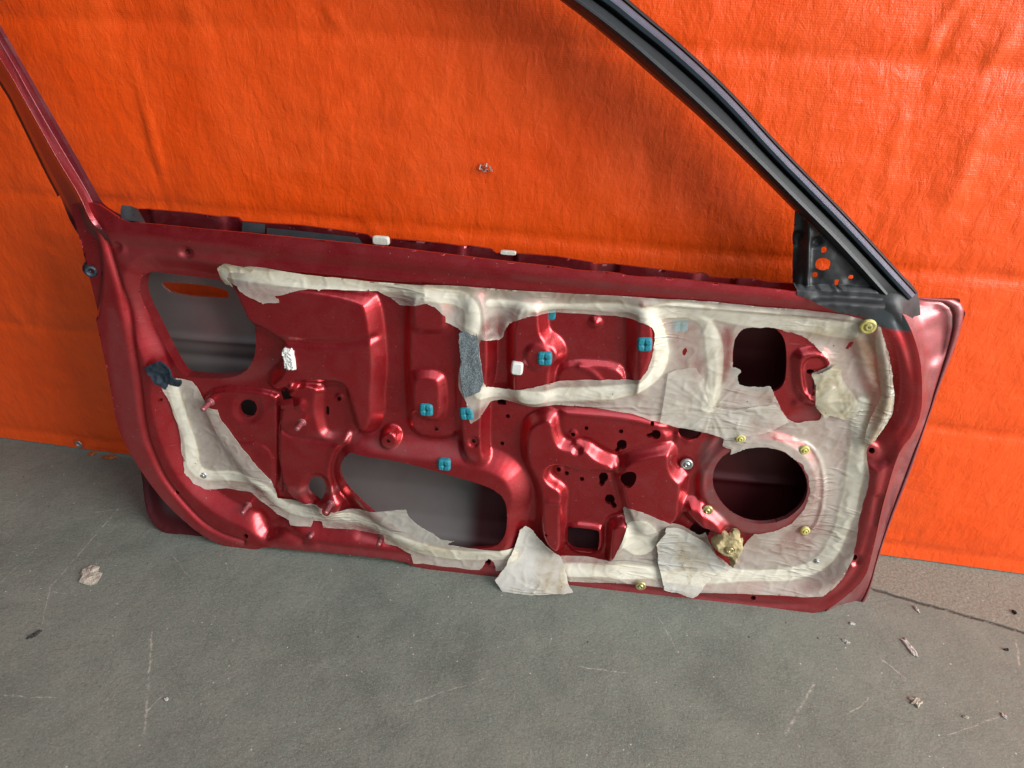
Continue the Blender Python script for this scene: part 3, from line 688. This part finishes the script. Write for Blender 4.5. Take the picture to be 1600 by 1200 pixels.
seal_rows = [[(q[0]+dx, q[1]+dy, hh) for q in resample(chaikin(pil['r7'], 2, False)[:-14], 60)] for dx, dy, hh in ((0, 0, -.044), (-2, 1, -.049), (-3, 2, -.056), (-1, 1, -.062), (6, -3, -.064))]
loft('weather_seal', seal_rows, RUBBER, DOOR)

# black front frame: rows across the section, each a line along the frame
top = [(-262, -430), (-235, -470), (-150, -497), (100, -470), (400, -370), (650, -210)]
def fr(main, off, h):
    t = [(x+off*.12, y+off*.95) for x, y in top]
    return [(x, y, h) for x, y in t+main]
P2 = [(935, 0), (987, 42), (1050, 92), (1125, 160), (1200, 242), (1262, 304), (1325, 368), (1402, 452)]
PW = [30, 28, 26, 24, 22.5, 21.5, 20.5, 20]
def offs(f, h):
    out = []
    for i, (x, y) in enumerate(P2):
        a, b = P2[max(0, i-1)], P2[min(len(P2)-1, i+1)]; dx, dy = b[0]-a[0], b[1]-a[1]; L = math.hypot(dx, dy)
        out.append((x+dy/L*PW[i]*f, y-dx/L*PW[i]*f))
    return fr(out, 23*(1-f), h)
frame = [
    fr([(877, 0), (960, 67), (1025, 124), (1100, 189), (1200, 287), (1246, 334), (1300, 388), (1374, 466)], 62, -.034),
    fr([(879, -2), (962, 64), (1027, 120), (1102, 186), (1202, 284), (1249, 332), (1303, 386), (1376, 464)], 58, -.012),
    fr([(892, 0), (970, 62), (1029, 113), (1103, 180), (1203, 279), (1253, 330), (1306, 383), (1378, 461)], 50, -.004),
    fr([(900, 0), (978, 60), (1033, 108), (1107, 175), (1206, 274), (1257, 326), (1310, 378), (1382, 458)], 45, .001),
    fr([(904, -1), (981, 57), (1036, 105), (1110, 172), (1209, 271), (1260, 323), (1313, 375), (1385, 456)], 42, -.001),
    offs(-.14, -.003), offs(-.12, -.006), offs(0, -.010), offs(.09, -.004)]
frame2 = [offs(.09, -.004), offs(.16, .003), offs(.42, .006), offs(.5, .004), offs(.74, -.001), offs(.77, -.004)]
frame3 = [offs(.77, -.004), offs(.79, -.013), offs(.86, -.013), offs(.88, -.009), offs(1, -.011), offs(1.05, -.016), offs(1.05, -.042)]
def fix(rows_):
    out = []
    for r in rows_:
        a, b = r[-2], r[-1]; q = (b[0]+(b[0]-a[0])*.22, b[1]+(b[1]-a[1])*.22, b[2]-.012)
        out.append([tuple(x) for x in resample(chaikin(list(r)+[q], 2, False), 160)])
    return out
FRAME = loft('window_frame', crisp(fix(frame)), BLACK, DOOR)
loft('sash_moulding', crisp(fix(frame2)), SASH_SHEEN, FRAME)
loft('outer_seal', crisp(fix(frame3)), RUBBER, FRAME)
# dark base where the frame meets the shell
rows = [[(1360, 452, -.012), (1374, 446, -.014), (1388, 440, -.016), (1402, 434, -.018), (1418, 434, -.022), (1434, 458, -.028)],
        [(1374, 472, .001), (1386, 468, .001), (1398, 463, -.001), (1410, 460, -.007), (1424, 462, -.016), (1437, 474, -.026)],
        [(1382, 482, .001), (1395, 479, .003), (1406, 475, .002), (1416, 474, -.007), (1427, 478, -.018), (1438, 488, -.026)],
        [(1395, 492, .000), (1406, 491, .002), (1414, 490, -.003), (1422, 492, -.014), (1430, 498, -.023), (1439, 506, -.027)],
        [(1411, 510, -.001), (1416, 510, -.003), (1421, 512, -.010), (1427, 517, -.020), (1433, 524, -.027), (1438, 530, -.029)]]
rows = [[tuple(q) for q in chaikin(r, 2, False)] for r in rows]
loft('frame_foot', rows, BRACKET, DOOR)

# mirror bracket (sail panel)
MB = [(1246, 333), (1250, 335), (1310, 392), (1376, 462), (1372, 474), (1345, 486), (1300, 478), (1262, 462), (1241, 455), (1243, 400)]
MBH = [circ(1285, 412, 12, 10), circ(1287, 390, 4.6), circ(1274, 430, 4.6), circ(1331, 434, 4.2, 3.4), [(1304, 436), (1312, 437), (1309, 447), (1304, 447)], [(1317, 432), (1321, 432), (1319, 449), (1316, 449)]]
_mbl = uv([(1264, 340), (1262, 400), (1261, 455)], -.01); _mbb = uv([(1258, 453), (1300, 452), (1372, 457)], -.01)
def mbh(X):
    left = at(1264, 400, -.01)[0]; h = np.full(len(X), -.012)
    h = h+.006*np.exp(-(line_d(X, _mbl, .02)/.003)**2)-.010*ss((left-X[:, 0]-.002)/.012)
    yb = np.interp(X[:, 0], _mbb[:, 0], _mbb[:, 1]); h = h+.025*ss((yb-X[:, 1]+.002)/.014)
    for c, r, a in (((1285, 412), 20, .0025), ((1277, 379), 6, -.006), ((1274, 430), 8, -.003), ((1331, 434), 8, -.003), ((1250, 376), 8, -.006)):
        d = np.linalg.norm(X-at(*c, -.01), axis=1); h = h+a*np.exp(-(d/(r*PXM))**4)
    low = X[:, 1] < yb+.004
    h = np.where(low, np.maximum(h, sample(HG, X)+.0018), h)
    return h+.0006*fbm(X[:, 0]*60, X[:, 1]*60, 2)
sheet('mirror_bracket', uv(MB, -.01), [uv(p, -.012) for p in MBH], .002, mbh, BRACKET, DOOR, rim=.0015)

# waist reinforcement behind the glass slot
BR = [(190, 322), (205, 327), (244, 326), (300, 331), (372, 340), (378, 346), (415, 349), (470, 352), (525, 359), (575, 367), (580, 372), (612, 371), (690, 378), (768, 389), (775, 396), (808, 394), (870, 399), (925, 408), (930, 413), (962, 413), (970, 412), (1030, 419), (1104, 428), (1111, 433),
      (1142, 436), (1150, 433), (1180, 434), (1196, 438), (1242, 441), (1246, 470), (1000, 455), (700, 425), (400, 392), (190, 370)]
def brh(X):
    h = np.full(len(X), -.040)
    for x, y in ((240, 340), (606, 380), (806, 404), (964, 422), (1146, 442)):
        u = at(x, y, -.04)[0]; h = h+.006*ss((X[:, 0]-u)/.006+.5)*(1-ss((X[:, 0]-u-.10)/.014))
    return h+.001*fbm(X[:, 0]*20, X[:, 1]*20, 2)
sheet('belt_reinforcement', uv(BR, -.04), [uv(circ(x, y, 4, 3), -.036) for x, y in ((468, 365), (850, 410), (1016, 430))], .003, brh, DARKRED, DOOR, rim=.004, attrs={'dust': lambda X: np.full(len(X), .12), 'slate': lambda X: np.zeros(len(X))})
loft('belt_patch', [[(379, 347, -.032), (395, 348, -.031), (414, 350, -.032)], [(378, 362, -.032), (395, 363, -.031), (414, 364, -.032)]], GREY, DOOR)
loft('belt_patch', [[(417, 356, -.031), (470, 361, -.031), (560, 371, -.031)], [(417, 370, -.031), (470, 374, -.031), (570, 386, -.031)]], GREY, DOOR)
loft('belt_channel', [[(190, 320, -.016), (205, 322, -.02), (215, 326, -.03)], [(188, 332, -.012), (210, 334, -.014), (222, 338, -.02)], [(190, 344, -.006), (212, 346, -.006), (228, 349, -.008)]], BRACKET, DOOR)

# a box standing on the panel surface, given in pixels
def pad(name, cx, cy, wpx, hpx, th, material, rot=0, base=None, seed=0, rag=0, parent=None, slit=False):
    b = float(sample(HG, uv([(cx, cy)]))[0]) if base is None else base
    c = at(cx, cy, b); sx, sy = wpx*PXM*.98, hpx*PXM*1.05
    n = 28; ang = np.linspace(0, 2*math.pi, n, endpoint=False)
    P = np.stack([np.sign(np.cos(ang))*np.abs(np.cos(ang))**.45*sx/2, np.sign(np.sin(ang))*np.abs(np.sin(ang))**.45*sy/2], 1)
    if rag: P *= (1+rag*np.random.RandomState(seed).randn(n, 1))
    R = np.array([[math.cos(rot), -math.sin(rot)], [math.sin(rot), math.cos(rot)]]); P = P@R.T+c
    st = min(sx, sy)/22
    def hf(X):
        d = -sdf(X, P, far=.02); e = b+th*ss(d/(st*4)+.25)
        if slit:
            q = (X-c)@R; m = np.minimum(np.abs(q[:, 0]), np.abs(q[:, 1])); r = np.linalg.norm(q, axis=1)
            e = e-.45*th*np.exp(-(m/(st*.55))**2)*(r < min(sx, sy)*.42)-th*.8*np.exp(-(r/(st*2))**2)
        elif rag: e = e+.25*th*fbm(X[:, 0]*300, X[:, 1]*300, 2, seed)
        return e
    return sheet(name, P, [], st, hf, material, parent or DOOR, rim=th*1.1)
for x, y, r in ((851, 560, .05), (1007, 538, .1), (666, 640, 0), (729, 646, .15), (694, 726, 0), (857, 489, 0), (1063, 508, .1)):
    pad('foam_clip', x, y, 19, 18, .0012 if (x, y) in ((857, 489), (1063, 508)) else .0045, TEAL, r, slit=True)
p_ = pad('retainer_clip', 452, 561, 17, 31, .006, WHITEP, .05, seed=5, rag=.06); p_['label'] = 'ragged white retainer clip'
pad('retainer_clip', 808, 575, 16, 18, .005, WHITEP, -.05)
pad('foam_block', 595, 376, 22, 11, .003, FOAMW, 0, base=-.030); pad('foam_block', 794, 395, 20, 5, .003, FOAMW, 0, base=-.034)

def screw(px, py, r, material, off=.0015, name='screw_grommet'):
    b = float(sample(HB, uv([(px, py)]))[0])+off; c = at(px, py, b); R = r*PXM
    o = lathe(name, [(R*1.0, -.001), (R*1.0, .0012), (R*.85, .0026), (R*.62, .0028), (R*.58, .0018), (R*.5, .0018), (R*.45, .0042), (R*.2, .0048), (R*.16, .002), (R*.02, .0018)], (c[0], -b, c[1]), MN, material, DOOR)
    return o
screw(1356, 510, 9.5, YEL, .005)
for x, y in ((1257, 703), (1157, 685), (1258, 829)): screw(x, y, 6.5, YEL, .004)
screw(1105, 797, 8, BRASS, .001); screw(1001, 915, 8, BRASS, .006); screw(1073, 725, 8.5, ZINC, .001); screw(1276, 876, 5, ZINC, .003); screw(318, 742, 6, ZINC, .004)

# weld studs standing out of the panel
for x, y, L in ((329, 628, .024), (472, 660, .020), (517, 787, .024), (388, 789, .022), (492, 826, .022), (596, 840, .018)):
    b = float(sample(HG, uv([(x, y)]))[0]); c = at(x, y, b); r = .0042
    prof = [(r*1.6, 0), (r*1.1, .002)]+[q for k in range(int(L/.0022)) for q in ((r, .002+k*.0022), (r*.86, .0031+k*.0022))]+[(r*.8, L+.001), (r*.5, L+.002), (r*.1, L+.0022)]
    lathe('stud', prof, (c[0], -b, c[1]), MN, STUD, DOOR, 16)

# punched tab, rubber bumper, felt strip
loft('punched_tab', [[(437, 626, -.003), (447, 624, -.001), (457, 622, -.003)], [(438, 631, .004), (448, 629, .005), (458, 628, .004)], [(439, 637, .005), (449, 636, .006), (459, 635, .005)], [(440, 640, -.003), (450, 639, -.003), (459, 638, -.003)]], RED, DOOR)
c = at(143, 419, -.018)
lathe('rubber_bumper', [(.012, 0), (.012, .006), (.009, .008), (.0085, .018), (.007, .020), (.004, .020), (.0035, .014), (.0003, .013)], (c[0], .020, c[1]), Matrix.Rotation(.5, 3, 'Z')@MN, NAVY, DOOR)
FP = uv([(717, 521), (731, 519), (746, 521), (748, 540), (752, 570), (755, 597), (750, 612), (736, 618), (726, 622), (722, 608), (719, 575), (718, 545)], .004)
sheet('felt_strip', ragged(FP, .0008, 2, 3), [], .0018, lambda X: .0052+.0012*fbm(X[:, 0]*50, X[:, 1]*30, 2, 8)+.0007*noise(X[:, 0]*700, X[:, 1]*500, 3), FELT, DOOR, rim=.005)

# ------------------------------------------------------------------ vapour barrier film
SEALS = [([(350, 426), (450, 437), (560, 447), (650, 457), (718, 466), (738, 478), (741, 500), (738, 516)], 19), ([(765, 475), (860, 484), (960, 484), (1010, 487)], 11),
         ([(1012, 492), (1060, 486), (1150, 498), (1250, 511), (1330, 520)], 24), ([(1075, 490), (1106, 506), (1118, 540), (1123, 590), (1116, 625), (1110, 644)], 18),
         ([(1020, 500), (1034, 535), (1036, 568), (1022, 598), (985, 616), (900, 622), (815, 620), (755, 614)], 21),
         ([(1352, 640), (1345, 690), (1342, 740), (1330, 800), (1312, 860), (1288, 890), (1240, 907), (1150, 908), (1050, 903), (960, 897), (885, 893)], 20),
         ([(262, 610), (276, 660), (290, 700), (296, 738), (318, 753), (370, 752), (408, 764), (420, 788), (448, 806), (520, 812), (580, 824), (640, 850), (700, 866), (800, 868)], 19)]
SEALU = [(uv(chaikin(P, 2, False)), wd*.5*PXM) for P, wd in SEALS]; DISC = uv(circ(1001, 845, 30, 34))
def sealf(X):
    wob = 1+.30*noise(X[:, 0]*15, X[:, 1]*15, 21)
    m = np.zeros(len(X))
    for P, hw in SEALU: m = np.maximum(m, ss((hw*wob-line_d(X, P, .03))/.0035+.5))
    return np.maximum(m, ss(-sdf(X, DISC, .02)/.002+.5))
def sealh(X):
    h = np.zeros(len(X)); wob = 1+.30*noise(X[:, 0]*15, X[:, 1]*15, 21)
    for P, hw in SEALU: h = np.maximum(h, ss(1-line_d(X, P, .03)/(hw*wob*1.5)))
    return .0018*h+.0010*ss(-sdf(X, DISC, .02)/.004+.5)
stain = softmask([([(345, 410), (600, 440), (800, 452), (1000, 468), (980, 478), (800, 462), (600, 450), (345, 424)], .7), ([(1280, 515), (1330, 515), (1320, 540), (1260, 530)], .6),
                  ([(1330, 520), (1360, 515), (1400, 620), (1370, 690), (1350, 690), (1372, 620), (1345, 560)], 1), ([(1110, 640), (1130, 560), (1145, 560), (1130, 640)], .35),
                  ([(1060, 850), (1100, 860), (1110, 900), (1050, 890)], .5), ([(850, 860), (890, 890), (880, 920), (830, 900)], .5), ([(500, 830), (760, 862), (760, 872), (640, 860)], .5)], 20)
thin = softmask([([(1048, 512), (1068, 505), (1090, 520), (1102, 560), (1098, 600), (1066, 590), (1052, 550)], .5), ([(1128, 520), (1150, 520), (1146, 580), (1134, 612), (1126, 590)], 1), ([(1180, 650), (1240, 680), (1240, 700), (1170, 690)], .4),
                 ([(752, 500), (800, 492), (786, 530), (752, 528)], .7), ([(736, 640), (765, 634), (752, 655), (736, 660)], .9), ([(365, 440), (480, 450), (430, 470), (385, 460)], .35), ([(595, 462), (690, 482), (700, 500), (640, 478), (615, 480)], .35),
                 ([(830, 484), (880, 486), (880, 495), (830, 493)], .8), ([(1240, 740), (1290, 740), (1296, 860), (1200, 880), (1250, 820)], .45), ([(880, 878), (950, 886), (955, 896), (890, 892)], .6), ([(385, 765), (418, 775), (430, 810), (395, 785)], .5),
                 ([(500, 822), (590, 832), (590, 845), (500, 832)], .8), ([(1290, 890), (1330, 860), (1310, 915), (1240, 930)], .4), ([(270, 660), (286, 700), (284, 735), (276, 700)], .5), ([(860, 600), (980, 602), (940, 612), (830, 614)], .4)], 12)
# radial creases where the film was pulled at a seal end
PULL = [((1114, 650), .075, .30), ((1330, 668), .05, .25)]
def wrinkle(X, k=1.0, seed=0):
    w = .0007*fbm(X[:, 0]*9, X[:, 1]*11, 2, 50+seed)
    r = 1-np.abs(fbm(X[:, 0]*24+X[:, 1]*12, X[:, 1]*30-X[:, 0]*16, 2, 70+seed)); w = w+.0010*np.clip(r-.6, 0, 1)**2*5
    for c, R, a in PULL:
        q = X-at(*c, 0); d = np.linalg.norm(q, axis=1); th = np.arctan2(q[:, 1], q[:, 0])
        w = w+a*.0060*np.abs(noise(th*4.5, d*6, 33))*np.exp(-(d/R)**2)*ss(d/.012)
    return w*k
def film(name, pts, holes, material, h0=.002, extra=None, seed=0, amp=.0006, holeamp=.0005, step=.0020, base=True, wk=1.0):
    P = ragged(uv(pts, 0.0), amp, 3, seed)
    Hs = [ragged(uv(chaikin(h, 1) if len(h) > 12 else h, 0.0), holeamp, 3, seed+9+i) for i, h in enumerate(holes)]
    def hf(X):
        e = (sample(HB, X) if base else 0)+h0+wrinkle(X, wk, seed)+sealh(X)*(1 if base else .3)
        return np.maximum(e+(extra(X) if extra else 0), sample(HG, X)+.0012)
    return sheet(name, P, Hs, step, hf, material, DOOR, rim=.0006, attrs={'seal': sealf if base else (lambda X: np.zeros(len(X))), 'stain': stain, 'thin': thin})

V1 = [(343, 417), (352, 412), (372, 416), (400, 417), (500, 432), (575, 441), (680, 446), (800, 454), (925, 461), (1020, 466), (1075, 469), (1150, 476), (1250, 484), (1320, 493), (1355, 501), (1368, 503), (1385, 546), (1394, 585), (1397, 616), (1394, 643), (1380, 669), (1368, 685), (1360, 692), (1357, 712),
      (1360, 745), (1355, 775), (1347, 807), (1340, 850), (1333, 877), (1317, 902), (1300, 920), (1285, 931), (1257, 932), (1200, 929), (1130, 926), (1082, 926), (1037, 918), (982, 912), (895, 909), (880, 905), (872, 890), (875, 876), (912, 877), (952, 884), (957, 875), (970, 850), (980, 822), (975, 807), (975, 795), (985, 795),
      (1005, 800), (1027, 810), (1040, 814), (1075, 835), (1095, 847), (1104, 839), (1110, 857), (1122, 880), (1145, 897), (1151, 890), (1170, 857), (1180, 842), (1186, 843), (1212, 837), (1240, 825), (1260, 802), (1269, 775), (1266, 750), (1255, 730), (1230, 712), (1200, 704), (1170, 706), (1142, 716),
      (1146, 707), (1131, 704), (1134, 694), (1090, 680), (1030, 667), (990, 654), (920, 642), (864, 638), (834, 639), (806, 635), (780, 631), (765, 632), (750, 652), (736, 661), (731, 650), (730, 628), (720, 612), (716, 600), (720, 560), (722, 518), (696, 503), (696, 494), (681, 479), (667, 473), (646, 478), (621, 482), (588, 458),
      (529, 453), (501, 452), (499, 455), (496, 452), (483, 451), (448, 458), (424, 462), (438, 466), (439, 471), (431, 472), (424, 472), (413, 474), (398, 465), (387, 461), (366, 448), (350, 444), (344, 435)]
W1 = [(834, 492), (902, 497), (975, 500), (999, 502), (1016, 508), (1023, 518), (1023, 530), (1020, 558), (1011, 582), (999, 595), (981, 599), (920, 599), (859, 599), (829, 605), (797, 611), (787, 613), (770, 610), (756, 604), (752, 570), (748, 527), (768, 530), (784, 531), (789, 515), (796, 506), (814, 498)]
W2 = [(1175, 519), (1164, 521), (1152, 537), (1148, 558), (1149, 581), (1145, 582), (1157, 584), (1163, 590), (1156, 596), (1156, 607), (1164, 613), (1196, 615), (1208, 611), (1215, 628), (1227, 652), (1235, 665), (1252, 672), (1265, 667), (1284, 668), (1290, 660), (1286, 651), (1275, 639), (1277, 606), (1270, 590),
      (1282, 587), (1301, 576), (1300, 569), (1289, 559), (1279, 548), (1265, 536), (1249, 529), (1235, 526), (1210, 518)]
W3 = [(1316, 562), (1326, 553), (1333, 541), (1346, 527), (1337, 545), (1324, 559)]
W4 = [(1069, 556), (1074, 551), (1076, 558), (1072, 566), (1069, 563)]
_rf = uv(chaikin([(1368, 505), (1388, 570), (1390, 615), (1382, 655), (1362, 690)], 2, False)); _cr = uv([(1360, 515), (1374, 560), (1378, 610), (1352, 690)])
_vf = uv(chaikin([(1342, 530), (1352, 560), (1362, 600), (1375, 615)], 2, False)); _tf = uv(chaikin([(1005, 475), (1060, 478), (1200, 490), (1330, 500)], 2, False))
_g1 = uv([(1048, 510), (1040, 560), (1062, 600)]); _ed = uv([(760, 530), (784, 531), (790, 512)])
_sr = uv(chaikin([(1215, 690), (1265, 700), (1284, 722), (1292, 755), (1290, 800), (1279, 836), (1260, 846)], 2, False))
def v1x(X):
    e = .016*np.exp(-(line_d(X, _rf, .05)/.011)**2)-.004*np.exp(-(line_d(X, _cr, .04)/.006)**2)
    e = e+.006*np.exp(-(line_d(X, _vf, .04)/.008)**2)+.0035*np.exp(-(line_d(X, _tf, .02)/.003)**2)
    e = e+.0028*np.exp(-(line_d(X, _sr, .02)/.0026)**2)
    return e+.009*np.exp(-(line_d(X, _ed, .04)/.008)**2)
b_ = film('vapor_barrier', V1, [W1, W2, W3, W4], FILM, extra=v1x, seed=1)
b_['label'] = 'large torn film sheet over the upper and front part'
V3 = [(247, 603), (250, 615), (260, 637), (272, 675), (277, 707), (282, 722), (285, 742), (300, 760), (320, 771), (345, 772), (385, 779), (400, 792), (425, 812), (447, 820), (450, 826), (482, 829), (485, 821), (497, 822), (502, 831), (550, 835), (575, 839), (597, 840), (600, 852), (620, 855), (642, 865), (647, 879), (662, 879),
      (700, 885), (750, 890), (757, 882), (764, 873), (771, 880), (775, 892), (800, 890), (812, 870), (805, 860), (750, 857), (722, 853), (706, 850), (697, 853), (701, 848), (710, 844), (690, 841), (660, 822), (640, 806), (635, 794), (600, 797), (560, 800), (530, 803), (500, 791), (442, 789), (427, 787), (425, 772), (420, 755), (400, 735), (387, 717), (365, 692), (340, 660), (335, 645), (320, 642), (310, 630), (300, 615), (290, 604), (267, 598)]
b_ = film('vapor_barrier', V3, [circ(511, 797, 7), circ(762, 881, 5)], FILM, seed=2); b_['label'] = 'narrow dirty film strip along the lower rear edge'

# hanging flaps
def below(py, span, out):
    v0 = at(900, py, 0)[1]
    return lambda X: out*ss((at(840, py)[1]+(.0*X[:, 0])-X[:, 1])/(span*PXM))
FL1 = [(820, 826), (812, 830), (810, 840), (800, 865), (792, 880), (774, 900, .012), (787, 919, .02), (797, 926, .026), (840, 929, .028), (875, 929, .028), (896, 923, .02), (890, 912, .012), (885, 892), (877, 877), (860, 860), (840, 845), (830, 832)]
b_ = film('barrier_flap', FL1, [], FILM_FLAP, h0=.006, extra=below(868, 60, .024), seed=3, base=True, amp=.0006); b_['label'] = 'stained triangular film flap hanging onto the floor'
FL2 = [(1040, 835), (1026, 857), (1029, 875), (1030, 890), (1037, 917), (1062, 922), (1082, 929), (1107, 910), (1120, 900), (1143, 897), (1125, 880), (1112, 862), (1098, 850), (1060, 828), (1040, 818)]
film('barrier_flap', FL2, [], FILM_FLAP, h0=.010, seed=4, base=True, amp=.0008)
FL3 = [(1270, 589), (1284, 587), (1312, 574), (1321, 601), (1340, 625), (1346, 640), (1343, 660), (1322, 662), (1300, 656), (1293, 661), (1279, 644), (1275, 636), (1277, 606)]
b_ = film('barrier_fold', FL3, [], FILM_OLD, h0=.007, seed=5, base=True, amp=.0008, wk=1.8); b_['label'] = 'yellowed folded-over film patch'
FL4 = [(1364, 504), (1369, 504), (1379, 530), (1391, 575), (1398, 616), (1395, 645), (1381, 670), (1363, 693), (1350, 690), (1360, 662), (1378, 620), (1374, 580), (1367, 540)]
_fl4 = uv(chaikin([(1367, 506), (1384, 575), (1388, 616), (1380, 650), (1358, 690)], 2, False))
b_ = film('barrier_fold', FL4, [], FILM, h0=.012, extra=lambda X: .007*np.exp(-(line_d(X, _fl4, .03)/.007)**2), seed=11, base=True, amp=.0006); b_['label'] = 'rolled front edge of the film'
FL5 = [(343, 417), (352, 411), (372, 414), (400, 418), (395, 424), (360, 424), (354, 438), (366, 448), (352, 446), (344, 436)]
film('barrier_fold', FL5, [], FILM_OLD, h0=.010, seed=7, wk=1.5)
FL6 = [(1045, 590), (1060, 585), (1090, 583), (1103, 600), (1108, 640), (1150, 650), (1215, 640), (1228, 655), (1236, 668), (1200, 682), (1134, 692), (1090, 681), (1032, 666)]
film('barrier_flap', FL6, [], FILM, h0=.005, seed=8, wk=1.3)

# dark tape lump at the rear end of the strip, crumbling foam plug near the speaker opening
TP = [(226, 573), (238, 569), (250, 563), (262, 572), (270, 584), (285, 596), (282, 603), (268, 600), (262, 592), (262, 606), (252, 600), (238, 586)]
sheet('tape_scrap', ragged(uv(TP, .004), .0012, 3, 6), [], .002, lambda X: .005+.004*fbm(X[:, 0]*50, X[:, 1]*50, 3, 5)+.003, NAVY, DOOR, rim=.004)
FM = [(1113, 850), (1122, 842), (1130, 836), (1148, 834), (1158, 839), (1163, 850), (1163, 862), (1156, 872), (1152, 884), (1147, 893), (1143, 890), (1145, 880), (1139, 872), (1128, 870), (1118, 862)]
_fc = at(1141, 857, .006)
def fmh(X):
    r = np.linalg.norm(X-_fc, axis=1); d = -sdf(X, uv(FM, .006), .03)
    return -.002+.011*ss(d/.005)+.0024*np.cos(r/.0021*2)*np.exp(-(r/.009)**2)+.0014*fbm(X[:, 0]*80, X[:, 1]*80, 3, 3)
sheet('foam_plug', ragged(uv(FM, .006), .0016, 3, 2), [], .0015, fmh, GOLD, DOOR, rim=.006)
c = at(1141, 857, .010); lathe('screw_grommet', [(.0045, 0), (.0045, .002), (.0032, .003), (.0028, .002), (.001, .002), (.0002, .0022)], (c[0], -.013, c[1]), MN, BRASS, DOOR)

# ------------------------------------------------------------------ small things on the floor
def chip(name, label, cat, px, py, sx, sy, th, material, rot=0, seed=1, group=None, wall=False):
    rs = np.random.RandomState(seed); p = on_floor(px, py)
    n = 14; V = []; Fc = []
    rad = 1+.22*rs.randn(n)
    for k, (s, z) in enumerate(((1.0, 0.0), (1.02, .35), (.82, .85), (.45, 1.0))):
        for i in range(n):
            a = 2*math.pi*i/n; V.append((sx*.5*s*rad[i]*math.cos(a), sy*.5*s*rad[i]*math.sin(a), max(0, th*(z+.25*rs.randn()*(k > 1)))))
    for k in range(3):
        for i in range(n): Fc.append((k*n+i, k*n+(i+1) % n, (k+1)*n+(i+1) % n, (k+1)*n+i))
    V.append((0, 0, th)); Fc += [(3*n+i, 3*n+(i+1) % n, 4*n) for i in range(n)]
    o = mesh_obj(name, V, Fc, material, None, False); o.location = (p[0], p[1], .0005); o.rotation_euler = (0, 0, rot)
    o['label'] = label; o['category'] = cat
    if group: o['group'] = group
    return o
STONE = simple('pale_plaster', (.42, .38, .31), .9, 0, .3, 120, .8, 300, .003)
WCHIP = simple('white_paint_flake', (.46, .45, .41), .7, 0, .1, 100, .3, 300)
DIRTM = simple('dark_crumb', (.03, .028, .026), .9, 0, .4, 200, .6, 300)
LEAFM = simple('dry_leaf', (.38, .11, .03), .7, 0, .4, 90, .6, 200)
chip('plaster_flake', 'beige jagged flake on the concrete at the far left', 'flake', 142, 897, .040, .034, .004, STONE, -.6, 3)
chip('plaster_flake', 'long pale flake lying on the floor right of the door', 'flake', 1422, 1014, .010, .034, .0025, WCHIP, .35, 5)
chip('plaster_flake', 'round crumbly pale lump on the floor near the lower right', 'flake', 1430, 1096, .015, .014, .0035, STONE, .2, 6)
chip('paint_flake', 'white speck just below the front lower corner of the door', 'flake', 1331, 975, .008, .006, .002, WCHIP, 0, 7)
chip('paint_flake', 'white sliver on the floor below and left of the door corner', 'flake', 1322, 1003, .010, .006, .002, WCHIP, -.5, 8)
chip('paint_flake', 'short pale splinter beside the dark floor joint', 'flake', 1431, 952, .005, .014, .002, WCHIP, .4, 9)
chip('paint_flake', 'tiny pale crumb alone near the bottom right corner', 'flake', 1568, 1119, .006, .009, .002, WCHIP, .3, 10)
chip('paint_flake', 'small pale crumb above the bottom edge at right', 'flake', 1508, 1121, .008, .005, .002, STONE, .1, 11)
chip('dirt_crumb', 'black oval crumb on the sandy concrete under the tarp edge', 'crumb', 1584, 957, .005, .008, .003, DIRTM, .3, 12)
chip('dirt_crumb', 'black oval crumb below the floor joint at the right edge', 'crumb', 1572, 1016, .006, .004, .003, DIRTM, 0, 13)
chip('dirt_crumb', 'black forked crumb on the concrete at the left edge', 'crumb', 54, 992, .007, .022, .002, DIRTM, -.5, 14)
chip('paint_flake', 'bright white dot on the bare floor at lower left', 'flake', 260, 1093, .006, .005, .002, WCHIP, 0, 15)
chip('dry_leaf', 'orange brown leaf scrap under the tarp edge left of the door', 'leaf', 172, 715, .034, .014, .004, LEAFM, .2, 16)
chip('dry_leaf', 'small orange leaf crumb just left of the larger scrap', 'leaf', 145, 709, .018, .012, .003, LEAFM, .6, 17)
# lint stuck to the tarp
q = on_wall(761, 262); V = []; Fc = []
rs = np.random.RandomState(3)
for k in range(26):
    a = rs.rand()*6.28; r = rs.rand()**.6; c = np.array([.0085*r*math.cos(a)*1.2, -.001-.003*rs.rand(), .006*r*math.sin(a)]); d = rs.randn(3)*.0016; e = np.cross(d, rs.randn(3)); e = e/np.linalg.norm(e)*.0007
    i = len(V); V += [c-d-e, c+d-e, c+d+e, c-d+e, c-d-e+[0, .0006, 0], c+d-e+[0, .0006, 0], c+d+e+[0, .0006, 0], c-d+e+[0, .0006, 0]]
    Fc += [(i, i+1, i+2, i+3), (i+7, i+6, i+5, i+4), (i, i+4, i+5, i+1), (i+1, i+5, i+6, i+2), (i+2, i+6, i+7, i+3), (i+3, i+7, i+4, i)]
o = mesh_obj('lint_tuft', V, Fc, WCHIP, None, False); o.location = (q[0], WALL_Y-.002, q[2]); o['label'] = 'small white lint tuft stuck to the orange tarp above the window line'; o['category'] = 'lint'
